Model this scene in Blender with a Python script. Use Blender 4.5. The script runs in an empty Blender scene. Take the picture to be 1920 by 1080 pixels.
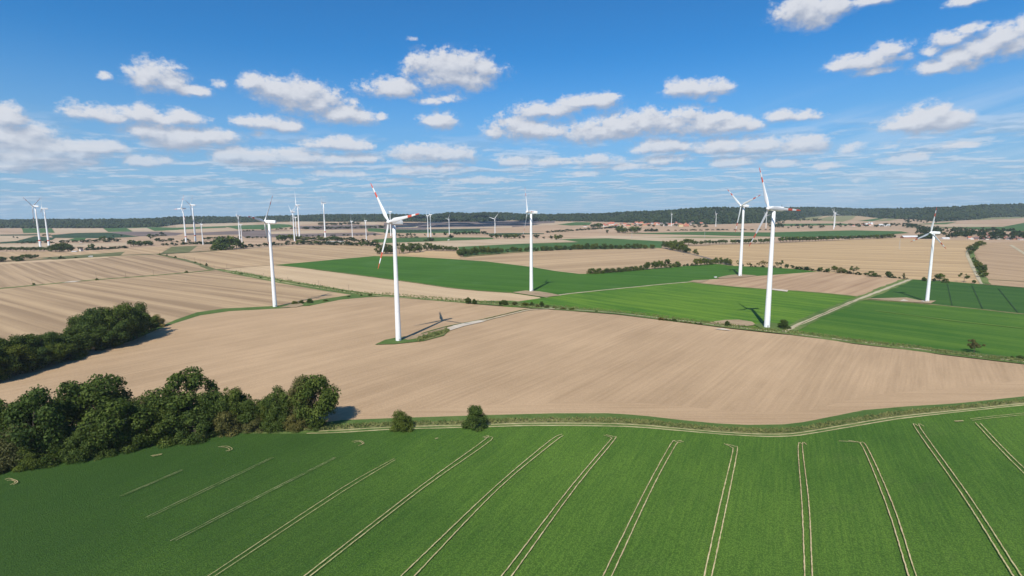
import bpy, math, random
import numpy as np
from mathutils import Vector, Matrix
from mathutils.geometry import tessellate_polygon
import bmesh

PI = math.pi
SC = bpy.context.scene
COL = SC.collection
RND = random.Random(7)

# ------------------------------------------------------------------ camera model (1920x1080 photo pixels)
F = 960.0
CAMZ = 100.0
PITCH = math.atan(133 / F)
ROLL = 0.0090
fw = Vector((0, math.cos(PITCH), -math.sin(PITCH)))
up0 = Vector((0, math.sin(PITCH), math.cos(PITCH)))
rt0 = Vector((1, 0, 0))
rt = rt0 * math.cos(ROLL) - up0 * math.sin(ROLL)
up = up0 * math.cos(ROLL) + rt0 * math.sin(ROLL)
YB, SLOPE, YE = 1000.0, 0.022, 5300.0


def terr(y):
    return 0.0 if y < YB else SLOPE * (min(y, YE) - YB)


def ray(px, py):
    return fw + rt * ((px - 960) / F) + up * ((540 - py) / F)


def gp(px, py, lift=0.0):
    """photo pixel -> point on the terrain"""
    d = ray(px, py)
    t = -CAMZ / d.z if d.z < -1e-6 else 1e9
    if t * d.y > YB:
        k = SLOPE * d.y - d.z
        t = (CAMZ + SLOPE * YB) / max(k, 1e-6)
        if t * d.y > YE:
            t = YE / d.y
    p = Vector((0, 0, CAMZ)) + d * t
    p.z = terr(p.y) + lift
    return p


def proj(p):
    v = p - Vector((0, 0, CAMZ))
    z = v.dot(fw)
    return 960 + F * v.dot(rt) / z, 540 - F * v.dot(up) / z


def height_at(base, top_y, px=None):
    """height of an upright thing standing at base whose top reaches photo row top_y"""
    lo, hi = 0.0, 400.0
    for _ in range(40):
        m = (lo + hi) / 2
        if proj(base + Vector((0, 0, m)))[1] > top_y:
            lo = m
        else:
            hi = m
    return (lo + hi) / 2


def m_per_px(p):
    return (p - Vector((0, 0, CAMZ))).dot(fw) / F


# ------------------------------------------------------------------ node helpers
class NT:
    def __init__(s, tree):
        s.t = tree
        s.n = tree.nodes
        s.l = tree.links

    def new(s, typ, **kw):
        n = s.n.new(typ)
        for k, v in kw.items():
            setattr(n, k, v)
        return n

    def put(s, sock, v):
        if v is None:
            return
        if hasattr(v, 'is_output') or isinstance(v, bpy.types.NodeSocket):
            s.l.new(v, sock)
        else:
            sock.default_value = v

    def math(s, op, a, b=None, c=None, clamp=False):
        n = s.new('ShaderNodeMath', operation=op)
        n.use_clamp = clamp
        s.put(n.inputs[0], a)
        s.put(n.inputs[1], b)
        s.put(n.inputs[2], c)
        return n.outputs[0]

    def vmath(s, op, a, b=None, c=None):
        n = s.new('ShaderNodeVectorMath', operation=op)
        s.put(n.inputs[0], a)
        s.put(n.inputs[1], b)
        s.put(n.inputs[2], c)
        return n.outputs['Value'] if op in ('LENGTH', 'DOT_PRODUCT', 'DISTANCE') else n.outputs[0]

    def noise(s, vec, scale, detail=3, rough=0.55, dist=0.0):
        n = s.new('ShaderNodeTexNoise')
        n.inputs['Scale'].default_value = scale
        n.inputs['Detail'].default_value = detail
        n.inputs['Roughness'].default_value = rough
        n.inputs['Distortion'].default_value = dist
        s.put(n.inputs['Vector'], vec)
        return n.outputs['Fac']

    def noisec(s, vec, scale, detail=3, rough=0.55):
        n = s.new('ShaderNodeTexNoise')
        n.inputs['Scale'].default_value = scale
        n.inputs['Detail'].default_value = detail
        n.inputs['Roughness'].default_value = rough
        s.put(n.inputs['Vector'], vec)
        return n.outputs['Color']

    def ramp(s, fac, stops):
        n = s.new('ShaderNodeValToRGB')
        e = n.color_ramp.elements
        e[0].position, e[0].color = stops[0][0], (*stops[0][1], 1)
        e[1].position, e[1].color = stops[-1][0], (*stops[-1][1], 1)
        for p, c in stops[1:-1]:
            x = e.new(p)
            x.color = (*c, 1)
        s.put(n.inputs[0], fac)
        return n.outputs[0]

    def mix(s, fac, a, b, mode='MIX'):
        n = s.new('ShaderNodeMix', data_type='RGBA', blend_type=mode)
        s.put(n.inputs[0], fac)
        for i, v in ((6, a), (7, b)):
            if isinstance(v, tuple) and len(v) == 3:
                v = (*v, 1)
            s.put(n.inputs[i], v)
        return n.outputs[2]

    def smooth(s, v, lo, hi):
        n = s.new('ShaderNodeMapRange', interpolation_type='SMOOTHSTEP')
        s.put(n.inputs[0], v)
        n.inputs[1].default_value = lo
        n.inputs[2].default_value = hi
        return n.outputs[0]

    def mapping(s, vec, rotz, scale):
        n = s.new('ShaderNodeMapping', vector_type='TEXTURE')
        n.inputs['Rotation'].default_value = (0, 0, rotz)
        n.inputs['Scale'].default_value = scale
        s.put(n.inputs['Vector'], vec)
        return n.outputs[0]


def mat(name):
    m = bpy.data.materials.new(name)
    m.use_nodes = True
    nt = NT(m.node_tree)
    b = m.node_tree.nodes['Principled BSDF']
    return m, nt, b


def plain(name, col, rough=0.6, var=0.0, scale=1.0, metal=0.0):
    col = tuple(c * 0.87 for c in col)
    m, nt, b = mat(name)
    b.inputs['Roughness'].default_value = rough
    b.inputs['Metallic'].default_value = metal
    b.inputs['Specular IOR Level'].default_value = 0.3
    if var:
        tc = nt.new('ShaderNodeTexCoord').outputs['Object']
        f = nt.noise(tc, scale, 4)
        lo = tuple(c * (1 - var) for c in col)
        hi = tuple(min(1, c * (1 + var)) for c in col)
        nt.l.new(nt.ramp(f, [(0.3, lo), (0.7, hi)]), b.inputs['Base Color'])
    else:
        b.inputs['Base Color'].default_value = (*col, 1)
    return m


def dirang(a, b):
    p, q = gp(*a), gp(*b)
    return math.atan2(q.y - p.y, q.x - p.x)


def soil(name, lo, hi, ang, w1=22.0, w2=5.0, length=420.0, k=(0.5, 0.3, 0.2), fine=0.9, bump=0.25, extra=None):
    """field material: streaks along the working direction, patches and fine grain"""
    m, nt, b = mat(name)
    b.inputs['Roughness'].default_value = 0.95
    b.inputs['Specular IOR Level'].default_value = 0.12
    pos = nt.new('ShaderNodeNewGeometry').outputs['Position']
    s1 = nt.noise(nt.mapping(pos, ang, (length, w1, 1e6)), 1.0, 2, 0.5)
    s2 = nt.noise(nt.mapping(pos, ang, (length * 0.45, w2, 1e6)), 1.0, 3, 0.6)
    big = nt.noise(pos, 1 / 140.0, 4, 0.6)
    grain = nt.noise(pos, fine, 3, 0.7)
    f = nt.math('MULTIPLY', s1, k[0])
    f = nt.math('MULTIPLY_ADD', s2, k[1], f)
    f = nt.math('MULTIPLY_ADD', big, k[2], f)
    f = nt.math('MULTIPLY_ADD', nt.math('SUBTRACT', grain, 0.5), 0.28, f)
    tot = sum(k)
    col = nt.ramp(f, [(tot * 0.5 - 0.12, lo), (tot * 0.5 + 0.12, hi)])
    if extra:
        col = extra(nt, pos, col)
    col = nt.mix(1.0, col, (0.835, 0.835, 0.835), 'MULTIPLY')
    nt.l.new(col, b.inputs['Base Color'])
    bp = nt.new('ShaderNodeBump')
    bp.inputs['Strength'].default_value = bump
    bp.inputs['Distance'].default_value = 0.6
    nt.l.new(nt.math('ADD', grain, nt.math('MULTIPLY', s2, 0.6)), bp.inputs['Height'])
    nt.l.new(bp.outputs[0], b.inputs['Normal'])
    return m


# ------------------------------------------------------------------ object helpers
def link(o, parent=None):
    COL.objects.link(o)
    if parent:
        o.parent = parent
    return o


def mesh_obj(name, verts, faces, mats, parent=None, fmat=None, smooth=False):
    me = bpy.data.meshes.new(name)
    me.from_pydata(verts, [], faces)
    for m in (mats if isinstance(mats, (list, tuple)) else [mats]):
        me.materials.append(m)
    if fmat is not None:
        me.polygons.foreach_set('material_index', fmat)
    if smooth:
        me.polygons.foreach_set('use_smooth', [True] * len(me.polygons))
    me.update()
    return link(bpy.data.objects.new(name, me), parent)


def tag(o, label=None, cat=None, group=None, kind=None):
    if label:
        o['label'] = label
    if cat:
        o['category'] = cat
    if group:
        o['group'] = group
    if kind:
        o['kind'] = kind
    return o


def empty(name, loc, rz=0.0, scale=(1, 1, 1)):
    o = bpy.data.objects.new(name, None)
    o.location = loc
    o.rotation_euler = (0, 0, rz)
    o.scale = scale
    o.empty_display_size = 1
    return link(o)


class MB:
    def __init__(s):
        s.v, s.f, s.m = [], [], []

    def box(s, c, size, rz=0.0, mi=0, taper=1.0):
        cx, cy, cz = c
        n = len(s.v)
        for z in (-1, 1):
            k = taper if z > 0 else 1.0
            for x, y in ((-1, -1), (1, -1), (1, 1), (-1, 1)):
                X, Y = x * size[0] / 2 * k, y * size[1] / 2 * k
                s.v.append((cx + X * math.cos(rz) - Y * math.sin(rz), cy + X * math.sin(rz) + Y * math.cos(rz), cz + z * size[2] / 2))
        for q in ((0, 3, 2, 1), (4, 5, 6, 7), (0, 1, 5, 4), (1, 2, 6, 5), (2, 3, 7, 6), (3, 0, 4, 7)):
            s.f.append(tuple(n + i for i in q))
            s.m.append(mi)

    def tube(s, pts, rads, n=8, mi=0, cap=True):
        st = len(s.v)
        pts = [Vector(p) for p in pts]
        for i, p in enumerate(pts):
            a = pts[max(0, i - 1)]
            b = pts[min(len(pts) - 1, i + 1)]
            d = (b - a).normalized()
            u = d.cross(Vector((0, 1, 0)) if abs(d.y) < 0.9 else Vector((1, 0, 0))).normalized()
            w = d.cross(u)
            for k in range(n):
                t = 2 * PI * k / n
                s.v.append(tuple(p + (u * math.cos(t) + w * math.sin(t)) * rads[i]))
        for i in range(len(pts) - 1):
            for k in range(n):
                a, b = st + i * n + k, st + i * n + (k + 1) % n
                s.f.append((a, b, b + n, a + n))
                s.m.append(mi)
        if cap:
            s.f.append(tuple(st + k for k in range(n)))
            s.f.append(tuple(st + (len(pts) - 1) * n + k for k in reversed(range(n))))
            s.m += [mi, mi]

    def build(s, name, mats, parent=None, smooth=False):
        return mesh_obj(name, s.v, s.f, mats, parent, s.m, smooth)


ONES = ['', 'first', 'second', 'third', 'fourth', 'fifth', 'sixth', 'seventh', 'eighth', 'ninth', 'tenth', 'eleventh', 'twelfth', 'thirteenth', 'fourteenth', 'fifteenth', 'sixteenth', 'seventeenth', 'eighteenth', 'nineteenth']
TENS = {20: ('twentieth', 'twenty'), 30: ('thirtieth', 'thirty'), 40: ('fortieth', 'forty'), 50: ('fiftieth', 'fifty')}


def ordinal(i):
    if i < 20:
        return ONES[i]
    t = i // 10 * 10
    return TENS[t][0] if i == t else TENS[t][1] + '-' + ONES[i - t]


# ------------------------------------------------------------------ world: sky and clouds
SUNV = Vector((-28, -88, 98)).normalized()
SUN_EL = math.asin(SUNV.z)
SUN_AZ = math.atan2(SUNV.x, SUNV.y) % (2 * PI)

# cumulus puffs as photo boxes (x, y, half width, half height)
CL = [
    (845, 130, 72, 30), (880, 145, 45, 18), (800, 122, 40, 22), (768, 115, 12, 11), (905, 128, 22, 16), (850, 118, 46, 22),
    (728, 163, 44, 16), (752, 168, 30, 13), (705, 160, 26, 10), (805, 187, 28, 8), (842, 183, 24, 8), (780, 188, 18, 6),
    (822, 226, 28, 13), (836, 230, 18, 8),
    (292, 140, 46, 22), (318, 152, 34, 18), (352, 168, 36, 9), (268, 148, 22, 14), (196, 141, 14, 7), (415, 156, 15, 9), (395, 141, 8, 5), (428, 165, 10, 5),
    (474, 152, 30, 14), (520, 168, 46, 20), (565, 176, 58, 24), (600, 190, 42, 22), (640, 214, 50, 15), (665, 217, 28, 13), (664, 190, 10, 6), (715, 218, 12, 7),
    (168, 208, 46, 13), (210, 216, 42, 12), (260, 213, 42, 13), (300, 222, 40, 10), (345, 220, 36, 13), (290, 246, 52, 17), (340, 256, 76, 20), (395, 255, 50, 13),
    (15, 218, 30, 20), (500, 230, 48, 11), (530, 236, 30, 9), (465, 226, 30, 8), (435, 218, 8, 4), (485, 250, 16, 6),
    (40, 262, 62, 26), (15, 250, 50, 22), (100, 275, 60, 18), (160, 275, 60, 13), (210, 272, 26, 10), (60, 290, 90, 18), (150, 290, 50, 10), (95, 313, 36, 10), (30, 305, 50, 14), (165, 302, 30, 8),
    (265, 301, 40, 9), (305, 299, 28, 7), (330, 298, 16, 5),
    (435, 288, 38, 14), (490, 292, 60, 15), (560, 295, 60, 12), (620, 299, 50, 9), (680, 297, 34, 9), (630, 268, 50, 11), (660, 272, 40, 8), (720, 272, 14, 4),
    (795, 284, 56, 12), (830, 288, 60, 13), (865, 282, 26, 9), (770, 290, 38, 8), (812, 275, 28, 8),
    (800, 316, 40, 7), (838, 314, 30, 8), (760, 320, 34, 6), (632, 325, 62, 6), (900, 338, 62, 6), (745, 337, 34, 4), (540, 340, 30, 5), (475, 345, 16, 4),
    (975, 238, 52, 19), (1010, 243, 48, 15), (1035, 240, 22, 9), (935, 246, 26, 11), (1020, 206, 50, 14), (1055, 203, 30, 9), (1090, 190, 52, 10), (1135, 188, 26, 13),
    (1110, 246, 52, 16), (1160, 232, 50, 22), (1210, 225, 52, 17), (1260, 228, 60, 19), (1320, 232, 60, 18), (1370, 232, 36, 14), (1408, 233, 22, 10), (1150, 252, 40, 10), (1350, 218, 30, 10),
    (1280, 164, 34, 14), (1310, 166, 46, 13), (1350, 164, 22, 12), (1335, 186, 14, 6),
    (1465, 216, 32, 9), (1500, 217, 40, 8), (1455, 213, 16, 7), (1520, 214, 20, 6),
    (1740, 222, 50, 22), (1720, 224, 66, 16), (1775, 222, 44, 16), (1690, 232, 40, 9), (1760, 208, 30, 12),
    (1240, 274, 46, 12), (1275, 275, 26, 9), (1215, 279, 30, 9), (1360, 272, 56, 13), (1430, 270, 60, 12), (1500, 270, 50, 13), (1530, 272, 26, 11), (1330, 280, 30, 7),
    (1245, 298, 48, 9), (1260, 294, 26, 8), (1595, 276, 22, 10), (1677, 273, 28, 7), (1700, 295, 46, 7), (1380, 303, 50, 8), (1460, 306, 40, 7), (1545, 312, 30, 7), (1610, 336, 22, 5),
    (1120, 298, 40, 8), (1050, 302, 50, 8), (970, 302, 36, 9), (1100, 325, 40, 5), (1180, 312, 50, 6), (1800, 272, 50, 5), (1790, 318, 26, 4),
    (1490, 14, 38, 22), (1520, 22, 44, 24), (1555, 12, 40, 16), (1580, 4, 26, 10), (1640, -4, 50, 9), (1810, -2, 40, 9),
    (1620, 112, 60, 14), (1660, 96, 40, 14), (1690, 105, 28, 8), (1575, 122, 32, 9), (1635, 134, 34, 6), (1785, 70, 36, 12), (1820, 52, 30, 9), (1745, 95, 22, 10),
    (1760, 122, 36, 12), (1800, 108, 50, 18), (1840, 88, 50, 20), (1880, 66, 44, 20), (1910, 80, 40, 20), (1925, 50, 30, 18), (1810, 128, 26, 9),
    (770, 72, 14, 5),
]


def build_world():
    w = bpy.data.worlds.new('World')
    SC.world = w
    w.use_nodes = True
    nt = NT(w.node_tree)
    bg = w.node_tree.nodes['Background']
    sky = nt.new('ShaderNodeTexSky', sky_type='NISHITA')
    sky.sun_disc = False
    sky.sun_elevation = SUN_EL
    sky.sun_rotation = SUN_AZ
    sky.altitude = 100
    sky.air_density = 1.0
    sky.dust_density = 0.6
    sky.ozone_density = 2.0
    # ---- density group over (azimuth, elevation)
    g = bpy.data.node_groups.new('cloud_field', 'ShaderNodeTree')
    g.interface.new_socket('P', in_out='INPUT', socket_type='NodeSocketVector')
    g.interface.new_socket('D', in_out='OUTPUT', socket_type='NodeSocketFloat')
    g.interface.new_socket('B', in_out='OUTPUT', socket_type='NodeSocketFloat')
    gn = NT(g)
    gi, go = gn.new('NodeGroupInput'), gn.new('NodeGroupOutput')
    P = gi.outputs[0]
    acc = None
    for x, y, a, b in CL:
        if b < 6 and y > 100 and a < 20:
            continue
        d = ray(x, y).normalized()
        az, el = math.atan2(d.x, d.y), math.asin(d.z)
        e = ray(x + a, y).normalized()
        ha = abs(math.atan2(e.x, e.y) - az) * 1.28
        e = ray(x, y - b).normalized()
        hb = abs(math.asin(e.z) - el) * 1.62
        el -= hb * 0.15
        v = gn.vmath('MULTIPLY_ADD', P, (1 / ha, 1 / hb, 0), (-az / ha, -el / hb, 0))
        v = gn.vmath('MAXIMUM', v, gn.vmath('MULTIPLY', v, (1, -1.35, 1)))
        ln = gn.vmath('DOT_PRODUCT', v, v)
        if b < 12 and a < 30:
            ln = gn.math('ADD', ln, 0.10 * (12 - b))
        elif b < 10:
            ln = gn.math('ADD', ln, 0.05 * (10 - b))
        acc = ln if acc is None else gn.math('SMOOTH_MIN', acc, ln, 0.25)
    base = gn.math('SUBTRACT', 1.0, gn.math('POWER', gn.math('MAXIMUM', acc, 0.0), 0.62))
    base = gn.math('MAXIMUM', base, -1.2)
    n1 = gn.noise(gn.vmath('MULTIPLY', P, (1.0, 1.6, 0)), 22.0, 3, 0.55, 0.2)
    n2 = gn.noise(gn.vmath('MULTIPLY', P, (1.0, 1.4, 0)), 75.0, 5, 0.62)
    low = gn.math('ADD', base, gn.math('MULTIPLY', gn.math('SUBTRACT', n1, 0.5), 1.7))
    n3 = gn.noise(gn.vmath('MULTIPLY', P, (1.0, 1.3, 0)), 210.0, 3, 0.6)
    dd = gn.math('ADD', low, gn.math('MULTIPLY', gn.math('SUBTRACT', n2, 0.5), 1.5))
    dd = gn.math('ADD', dd, gn.math('MULTIPLY', gn.math('SUBTRACT', n3, 0.5), 0.55))
    gn.l.new(low, go.inputs[1])
    gn.l.new(dd, go.inputs[0])

    dirv = nt.new('ShaderNodeTexCoord').outputs['Generated']
    sep = nt.new('ShaderNodeSeparateXYZ')
    nt.l.new(dirv, sep.inputs[0])
    X, Y, Z = sep.outputs
    az = nt.math('ARCTAN2', X, Y)
    el = nt.math('ARCSINE', Z)
    cb = nt.new('ShaderNodeCombineXYZ')
    nt.l.new(az, cb.inputs[0])
    nt.l.new(el, cb.inputs[1])
    P0 = cb.outputs[0]

    def dens(p):
        n = nt.new('ShaderNodeGroup')
        n.node_tree = g
        nt.l.new(p, n.inputs[0])
        return n.outputs
    (d0, b0), (d1, b1) = dens(P0), dens(nt.vmath('ADD', P0, (-0.005, 0.013, 0)))
    crisp = nt.smooth(d0, -0.22, 0.55)
    soft = nt.smooth(d0, -0.50, 0.85)
    rel = nt.math('MULTIPLY_ADD', nt.math('SUBTRACT', d0, d1), 0.42, nt.math('MULTIPLY', nt.math('SUBTRACT', b0, b1), 0.75))
    lit = nt.smooth(rel, -0.50, 0.75)
    topm = nt.smooth(rel, -0.25, 0.35)
    alpha = nt.math('ADD', nt.math('MULTIPLY', crisp, topm), nt.math('MULTIPLY', soft, nt.math('SUBTRACT', 1.0, topm)))
    alpha = nt.math('MULTIPLY', alpha, nt.math('MULTIPLY_ADD', nt.smooth(b0, -0.4, 0.5), 0.35, 0.65))
    thick = nt.smooth(d0, 0.1, 1.0)
    ccol = nt.mix(lit, (0.38, 0.43, 0.54), (0.74, 0.755, 0.80))
    ccol = nt.mix(nt.math('MULTIPLY', thick, 0.12), ccol, (0.62, 0.66, 0.74))
    # ---- far broken layers towards the horizon, on a flat cloud deck
    zz = nt.math('MAXIMUM', nt.math('ADD', Z, 0.055), 0.02)
    cb2 = nt.new('ShaderNodeCombineXYZ')
    nt.l.new(nt.math('DIVIDE', X, zz), cb2.inputs[0])
    nt.l.new(nt.math('MULTIPLY', nt.math('DIVIDE', Y, zz), 1.0), cb2.inputs[1])
    deck = cb2.outputs[0]
    f1 = nt.noise(deck, 1.35, 5, 0.60)
    f1b = nt.noise(nt.vmath('ADD', deck, (-0.03, -0.11, 0)), 1.35, 5, 0.60)
    win = nt.math('MULTIPLY', nt.smooth(el, 0.17, 0.10), nt.smooth(el, -0.02, 0.035))
    a2 = nt.math('MULTIPLY', nt.smooth(f1, 0.46, 0.58), win)
    l2 = nt.smooth(nt.math('SUBTRACT', f1, f1b), -0.05, 0.06)
    c2 = nt.mix(l2, (0.35, 0.46, 0.60), (0.72, 0.76, 0.82))
    # thin veil on the right
    sv = nt.noise(nt.mapping(P0, 0.22, (0.5, 0.035, 1)), 1.0, 5, 0.6)
    veil = nt.math('MULTIPLY', nt.math('MULTIPLY', nt.smooth(sv, 0.42, 0.72), nt.smooth(az, 0.22, 0.62)),
                   nt.math('MULTIPLY', nt.smooth(el, 0.22, 0.13), 0.26))
    # ---- compose (sky radiance, Background strength carries the exposure)
    STR = 0.11
    skyc = nt.mix(1.0, sky.outputs[0], (0.20, 0.76, 1.20), 'MULTIPLY')
    hz = nt.math('MULTIPLY', nt.smooth(el, 0.30, -0.01), 0.84)
    inv = lambda c: tuple(x / STR for x in c)
    skyc = nt.mix(hz, skyc, inv((0.30, 0.465, 0.665)))
    k = 1 / STR
    c2 = nt.vmath('SCALE', c2)
    n = c2.node
    n.inputs['Scale'].default_value = k
    cc = nt.vmath('SCALE', ccol)
    cc.node.inputs['Scale'].default_value = k
    out = nt.mix(nt.math('MULTIPLY', a2, 0.52), skyc, c2)
    out = nt.mix(veil, out, inv((0.72, 0.80, 0.90)))
    far = nt.math('MULTIPLY', alpha, nt.math('MULTIPLY_ADD', nt.smooth(el, 0.02, 0.16), 0.45, 0.5))
    out = nt.mix(far, out, cc)
    nt.l.new(out, bg.inputs[0])
    bg.inputs[1].default_value = 0.0885
    w.cycles.sampling_method = 'MANUAL'
    w.cycles.sample_map_resolution = 512


build_world()

sun = bpy.data.lights.new('sun', 'SUN')
sun.energy = 5.0
sun.angle = math.radians(0.53)
sun.color = (1.0, 0.93, 0.81)
so = link(bpy.data.objects.new('sun', sun))
so.rotation_euler = SUNV.to_track_quat('Z', 'Y').to_euler()

cam = bpy.data.cameras.new('camera')
cam.sensor_width = 36
cam.lens = 18.0
cam.clip_end = 60000
cam.clip_start = 1
co = link(bpy.data.objects.new('camera', cam))
co.matrix_world = Matrix(((rt.x, up.x, -fw.x, 0), (rt.y, up.y, -fw.y, 0), (rt.z, up.z, -fw.z, CAMZ), (0, 0, 0, 1)))
SC.camera = co
vs = SC.view_settings
vs.view_transform = 'Standard'
vs.look = 'None'
vs.exposure = 0.314
vs.gamma = 1.0
SC.cycles.use_denoising = True
SC.cycles.max_bounces = 6
SC.cycles.diffuse_bounces = 2
SC.cycles.transparent_max_bounces = 4
SC.cycles.volume_bounces = 0

# ------------------------------------------------------------------ field materials
A_MAIN = dirang((993, 747), (1273, 617))
A_E = dirang((270, 525), (480, 552))
A_F = dirang((250, 482), (370, 505))
A_N = dirang((1300, 463), (1800, 478))
A_L = dirang((1000, 497), (1200, 485))
A_O = dirang((1500, 550), (1597, 522))
A_C = dirang((1210, 545), (1335, 560))


def green_extra(lo, scale=0.012):
    def f(nt, pos, col):
        p = nt.smooth(nt.noise(pos, scale, 5, 0.65), 0.52, 0.72)
        return nt.mix(nt.math('MULTIPLY', p, 0.55), col, lo)
    return f


def crop_extra(nt, pos, col):
    # thin, yellowing patches and the leaf-by-leaf mottling of the row crop
    p = nt.smooth(nt.noise(nt.mapping(pos, 0.5, (38, 16, 1e6)), 1.0, 5, 0.68), 0.54, 0.80)
    col = nt.mix(nt.math('MULTIPLY', p, 0.42), col, (0.165, 0.215, 0.070))
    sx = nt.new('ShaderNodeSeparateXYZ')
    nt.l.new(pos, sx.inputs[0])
    left_shade = nt.smooth(nt.math('MULTIPLY_ADD', sx.outputs[0], -0.006, nt.noise(pos, 1 / 60.0, 4, 0.6)), 0.30, 1.45)  # soft shade painted into the crop colour, deepening towards the left
    col = nt.mix(nt.math('MULTIPLY', left_shade, 0.80), col, (0.036, 0.086, 0.018))
    v = nt.new('ShaderNodeTexVoronoi')
    v.inputs['Scale'].default_value = 2.3
    nt.l.new(pos, v.inputs['Vector'])
    leaf = nt.smooth(v.outputs['Distance'], 0.1, 0.75)
    col = nt.mix(nt.math('MULTIPLY', leaf, 0.62), col, (0.028, 0.066, 0.012))
    yl = nt.smooth(nt.noise(pos, 2.2, 2, 0.5), 0.66, 0.74)
    return nt.mix(nt.math('MULTIPLY', yl, 0.30), col, (0.16, 0.20, 0.05))


M = {}
M['ground'] = soil('stubble_ground', (0.342, 0.248, 0.144), (0.479, 0.352, 0.211), A_N, 30, 7)
M['main'] = soil('tilled_soil', (0.372, 0.256, 0.152), (0.510, 0.355, 0.216), A_MAIN, 14, 2.2, 160, (0.28, 0.36, 0.50), 0.8, 0.55)
M['headland'] = soil('tilled_headland', (0.385, 0.264, 0.156), (0.512, 0.357, 0.218), dirang((900, 770), (1200, 770)), 9, 2.2, 200, (0.28, 0.40, 0.45), 0.8, 0.55)
M['E'] = soil('stubble_E', (0.302, 0.209, 0.125), (0.479, 0.341, 0.202), A_E, 15, 6, 900, (0.75, 0.3, 0.15))
M['F'] = soil('stubble_F', (0.285, 0.198, 0.120), (0.456, 0.325, 0.197), A_F, 11, 5, 900, (0.8, 0.35, 0.1))
M['H'] = soil('stubble_H', (0.342, 0.237, 0.139), (0.502, 0.358, 0.211), A_F, 18, 6, 900, (0.65, 0.25, 0.2))
M['pale'] = soil('pale_soil', (0.456, 0.330, 0.202), (0.570, 0.424, 0.264), A_F, 20, 6, 500, (0.4, 0.3, 0.3))
M['N'] = soil('stubble_N', (0.365, 0.250, 0.135), (0.541, 0.380, 0.206), A_N, 26, 8, 1500, (0.75, 0.3, 0.15))
M['L'] = soil('stubble_L', (0.342, 0.237, 0.139), (0.490, 0.347, 0.206), A_L, 22, 6, 900, (0.7, 0.25, 0.2))
M['O'] = soil('reddish_soil', (0.331, 0.215, 0.130), (0.479, 0.330, 0.202), A_O, 16, 5, 400, (0.65, 0.3, 0.25))
M['R'] = soil('soil_R', (0.331, 0.226, 0.134), (0.456, 0.319, 0.192), A_O + 0.9, 18, 6, 700, (0.6, 0.25, 0.3))
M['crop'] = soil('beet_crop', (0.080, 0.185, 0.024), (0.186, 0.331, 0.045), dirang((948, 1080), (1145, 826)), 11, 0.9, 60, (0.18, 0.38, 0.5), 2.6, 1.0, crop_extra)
M['B'] = soil('green_crop_dark', (0.038, 0.110, 0.011), (0.064, 0.153, 0.017), A_N, 20, 6, 500, (0.5, 0.3, 0.3), 0.5, 0.4, green_extra((0.075, 0.165, 0.04)))
M['C'] = soil('green_crop_striped', (0.055, 0.142, 0.015), (0.131, 0.233, 0.024), A_C, 9, 2.2, 120, (0.55, 0.5, 0.35), 0.6, 0.5)
M['Q'] = soil('green_crop_bright', (0.043, 0.118, 0.014), (0.096, 0.181, 0.022), A_C, 16, 4, 400, (0.5, 0.3, 0.5), 0.7, 0.4)
M['P'] = soil('green_crop_deep', (0.031, 0.087, 0.015), (0.054, 0.123, 0.021), A_C, 20, 4, 400, (0.5, 0.3, 0.3), 0.5, 0.4)
M['verge'] = soil('grass_verge', (0.060, 0.120, 0.024), (0.19, 0.225, 0.075), A_C, 9, 4, 30, (0.3, 0.35, 0.5), 0.5, 0.6)
M['grass'] = soil('mown_grass', (0.065, 0.120, 0.026), (0.115, 0.165, 0.045), A_C, 10, 4, 40, (0.3, 0.3, 0.5), 0.6, 0.5)
M['scrub'] = soil('dry_scrub', (0.085, 0.115, 0.032), (0.30, 0.26, 0.12), A_C, 6, 3, 14, (0.3, 0.35, 0.5), 0.4, 0.8)
M['track'] = soil('dry_track', (0.363, 0.303, 0.162), (0.572, 0.484, 0.285), A_C, 4, 2, 20, (0.3, 0.4, 0.4), 0.8, 0.3)
M['path'] = soil('gravel_path', (0.348, 0.293, 0.187), (0.523, 0.454, 0.312), A_C, 5, 2, 40, (0.3, 0.4, 0.3), 0.8, 0.3)
M['chalk'] = soil('pale_chippings', (0.442, 0.376, 0.296), (0.646, 0.568, 0.466), A_C, 6, 2, 20, (0.3, 0.4, 0.3), 0.8, 0.3)
M['mud'] = soil('bare_mud', (0.251, 0.182, 0.110), (0.410, 0.308, 0.192), A_C, 8, 3, 25, (0.3, 0.35, 0.4), 0.5, 0.5)
M['road'] = soil('asphalt_road', (0.10, 0.10, 0.10), (0.17, 0.165, 0.16), A_N, 8, 3, 60, (0.3, 0.3, 0.2), 0.8, 0.1)
M['ftan'] = soil('far_stubble', (0.350, 0.243, 0.156), (0.487, 0.344, 0.230), A_N, 60, 20, 1500, (0.6, 0.3, 0.3), 0.1, 0.1)
M['fpale'] = soil('far_pale_stubble', (0.412, 0.314, 0.207), (0.510, 0.393, 0.268), A_N, 60, 20, 1500, (0.6, 0.3, 0.3), 0.1, 0.1)
M['fgreen'] = soil('far_green', (0.048, 0.105, 0.028), (0.071, 0.140, 0.036), A_N, 60, 20, 1500, (0.6, 0.3, 0.3), 0.1, 0.1)
M['fdark'] = soil('far_dark_and_shaded', (0.142, 0.111, 0.100), (0.203, 0.156, 0.138), A_N, 60, 20, 1500, (0.6, 0.3, 0.3), 0.1, 0.1)  # dark field tone; also paints cloud shadow into the central far bands
M['fdgreen'] = soil('far_deep_green', (0.025, 0.055, 0.023), (0.039, 0.075, 0.030), A_N, 60, 20, 1500, (0.6, 0.3, 0.3), 0.1, 0.1)
M['folive'] = soil('far_olive', (0.17, 0.17, 0.075), (0.26, 0.25, 0.12), A_N, 40, 12, 600, (0.6, 0.3, 0.3), 0.1, 0.1)
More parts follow.
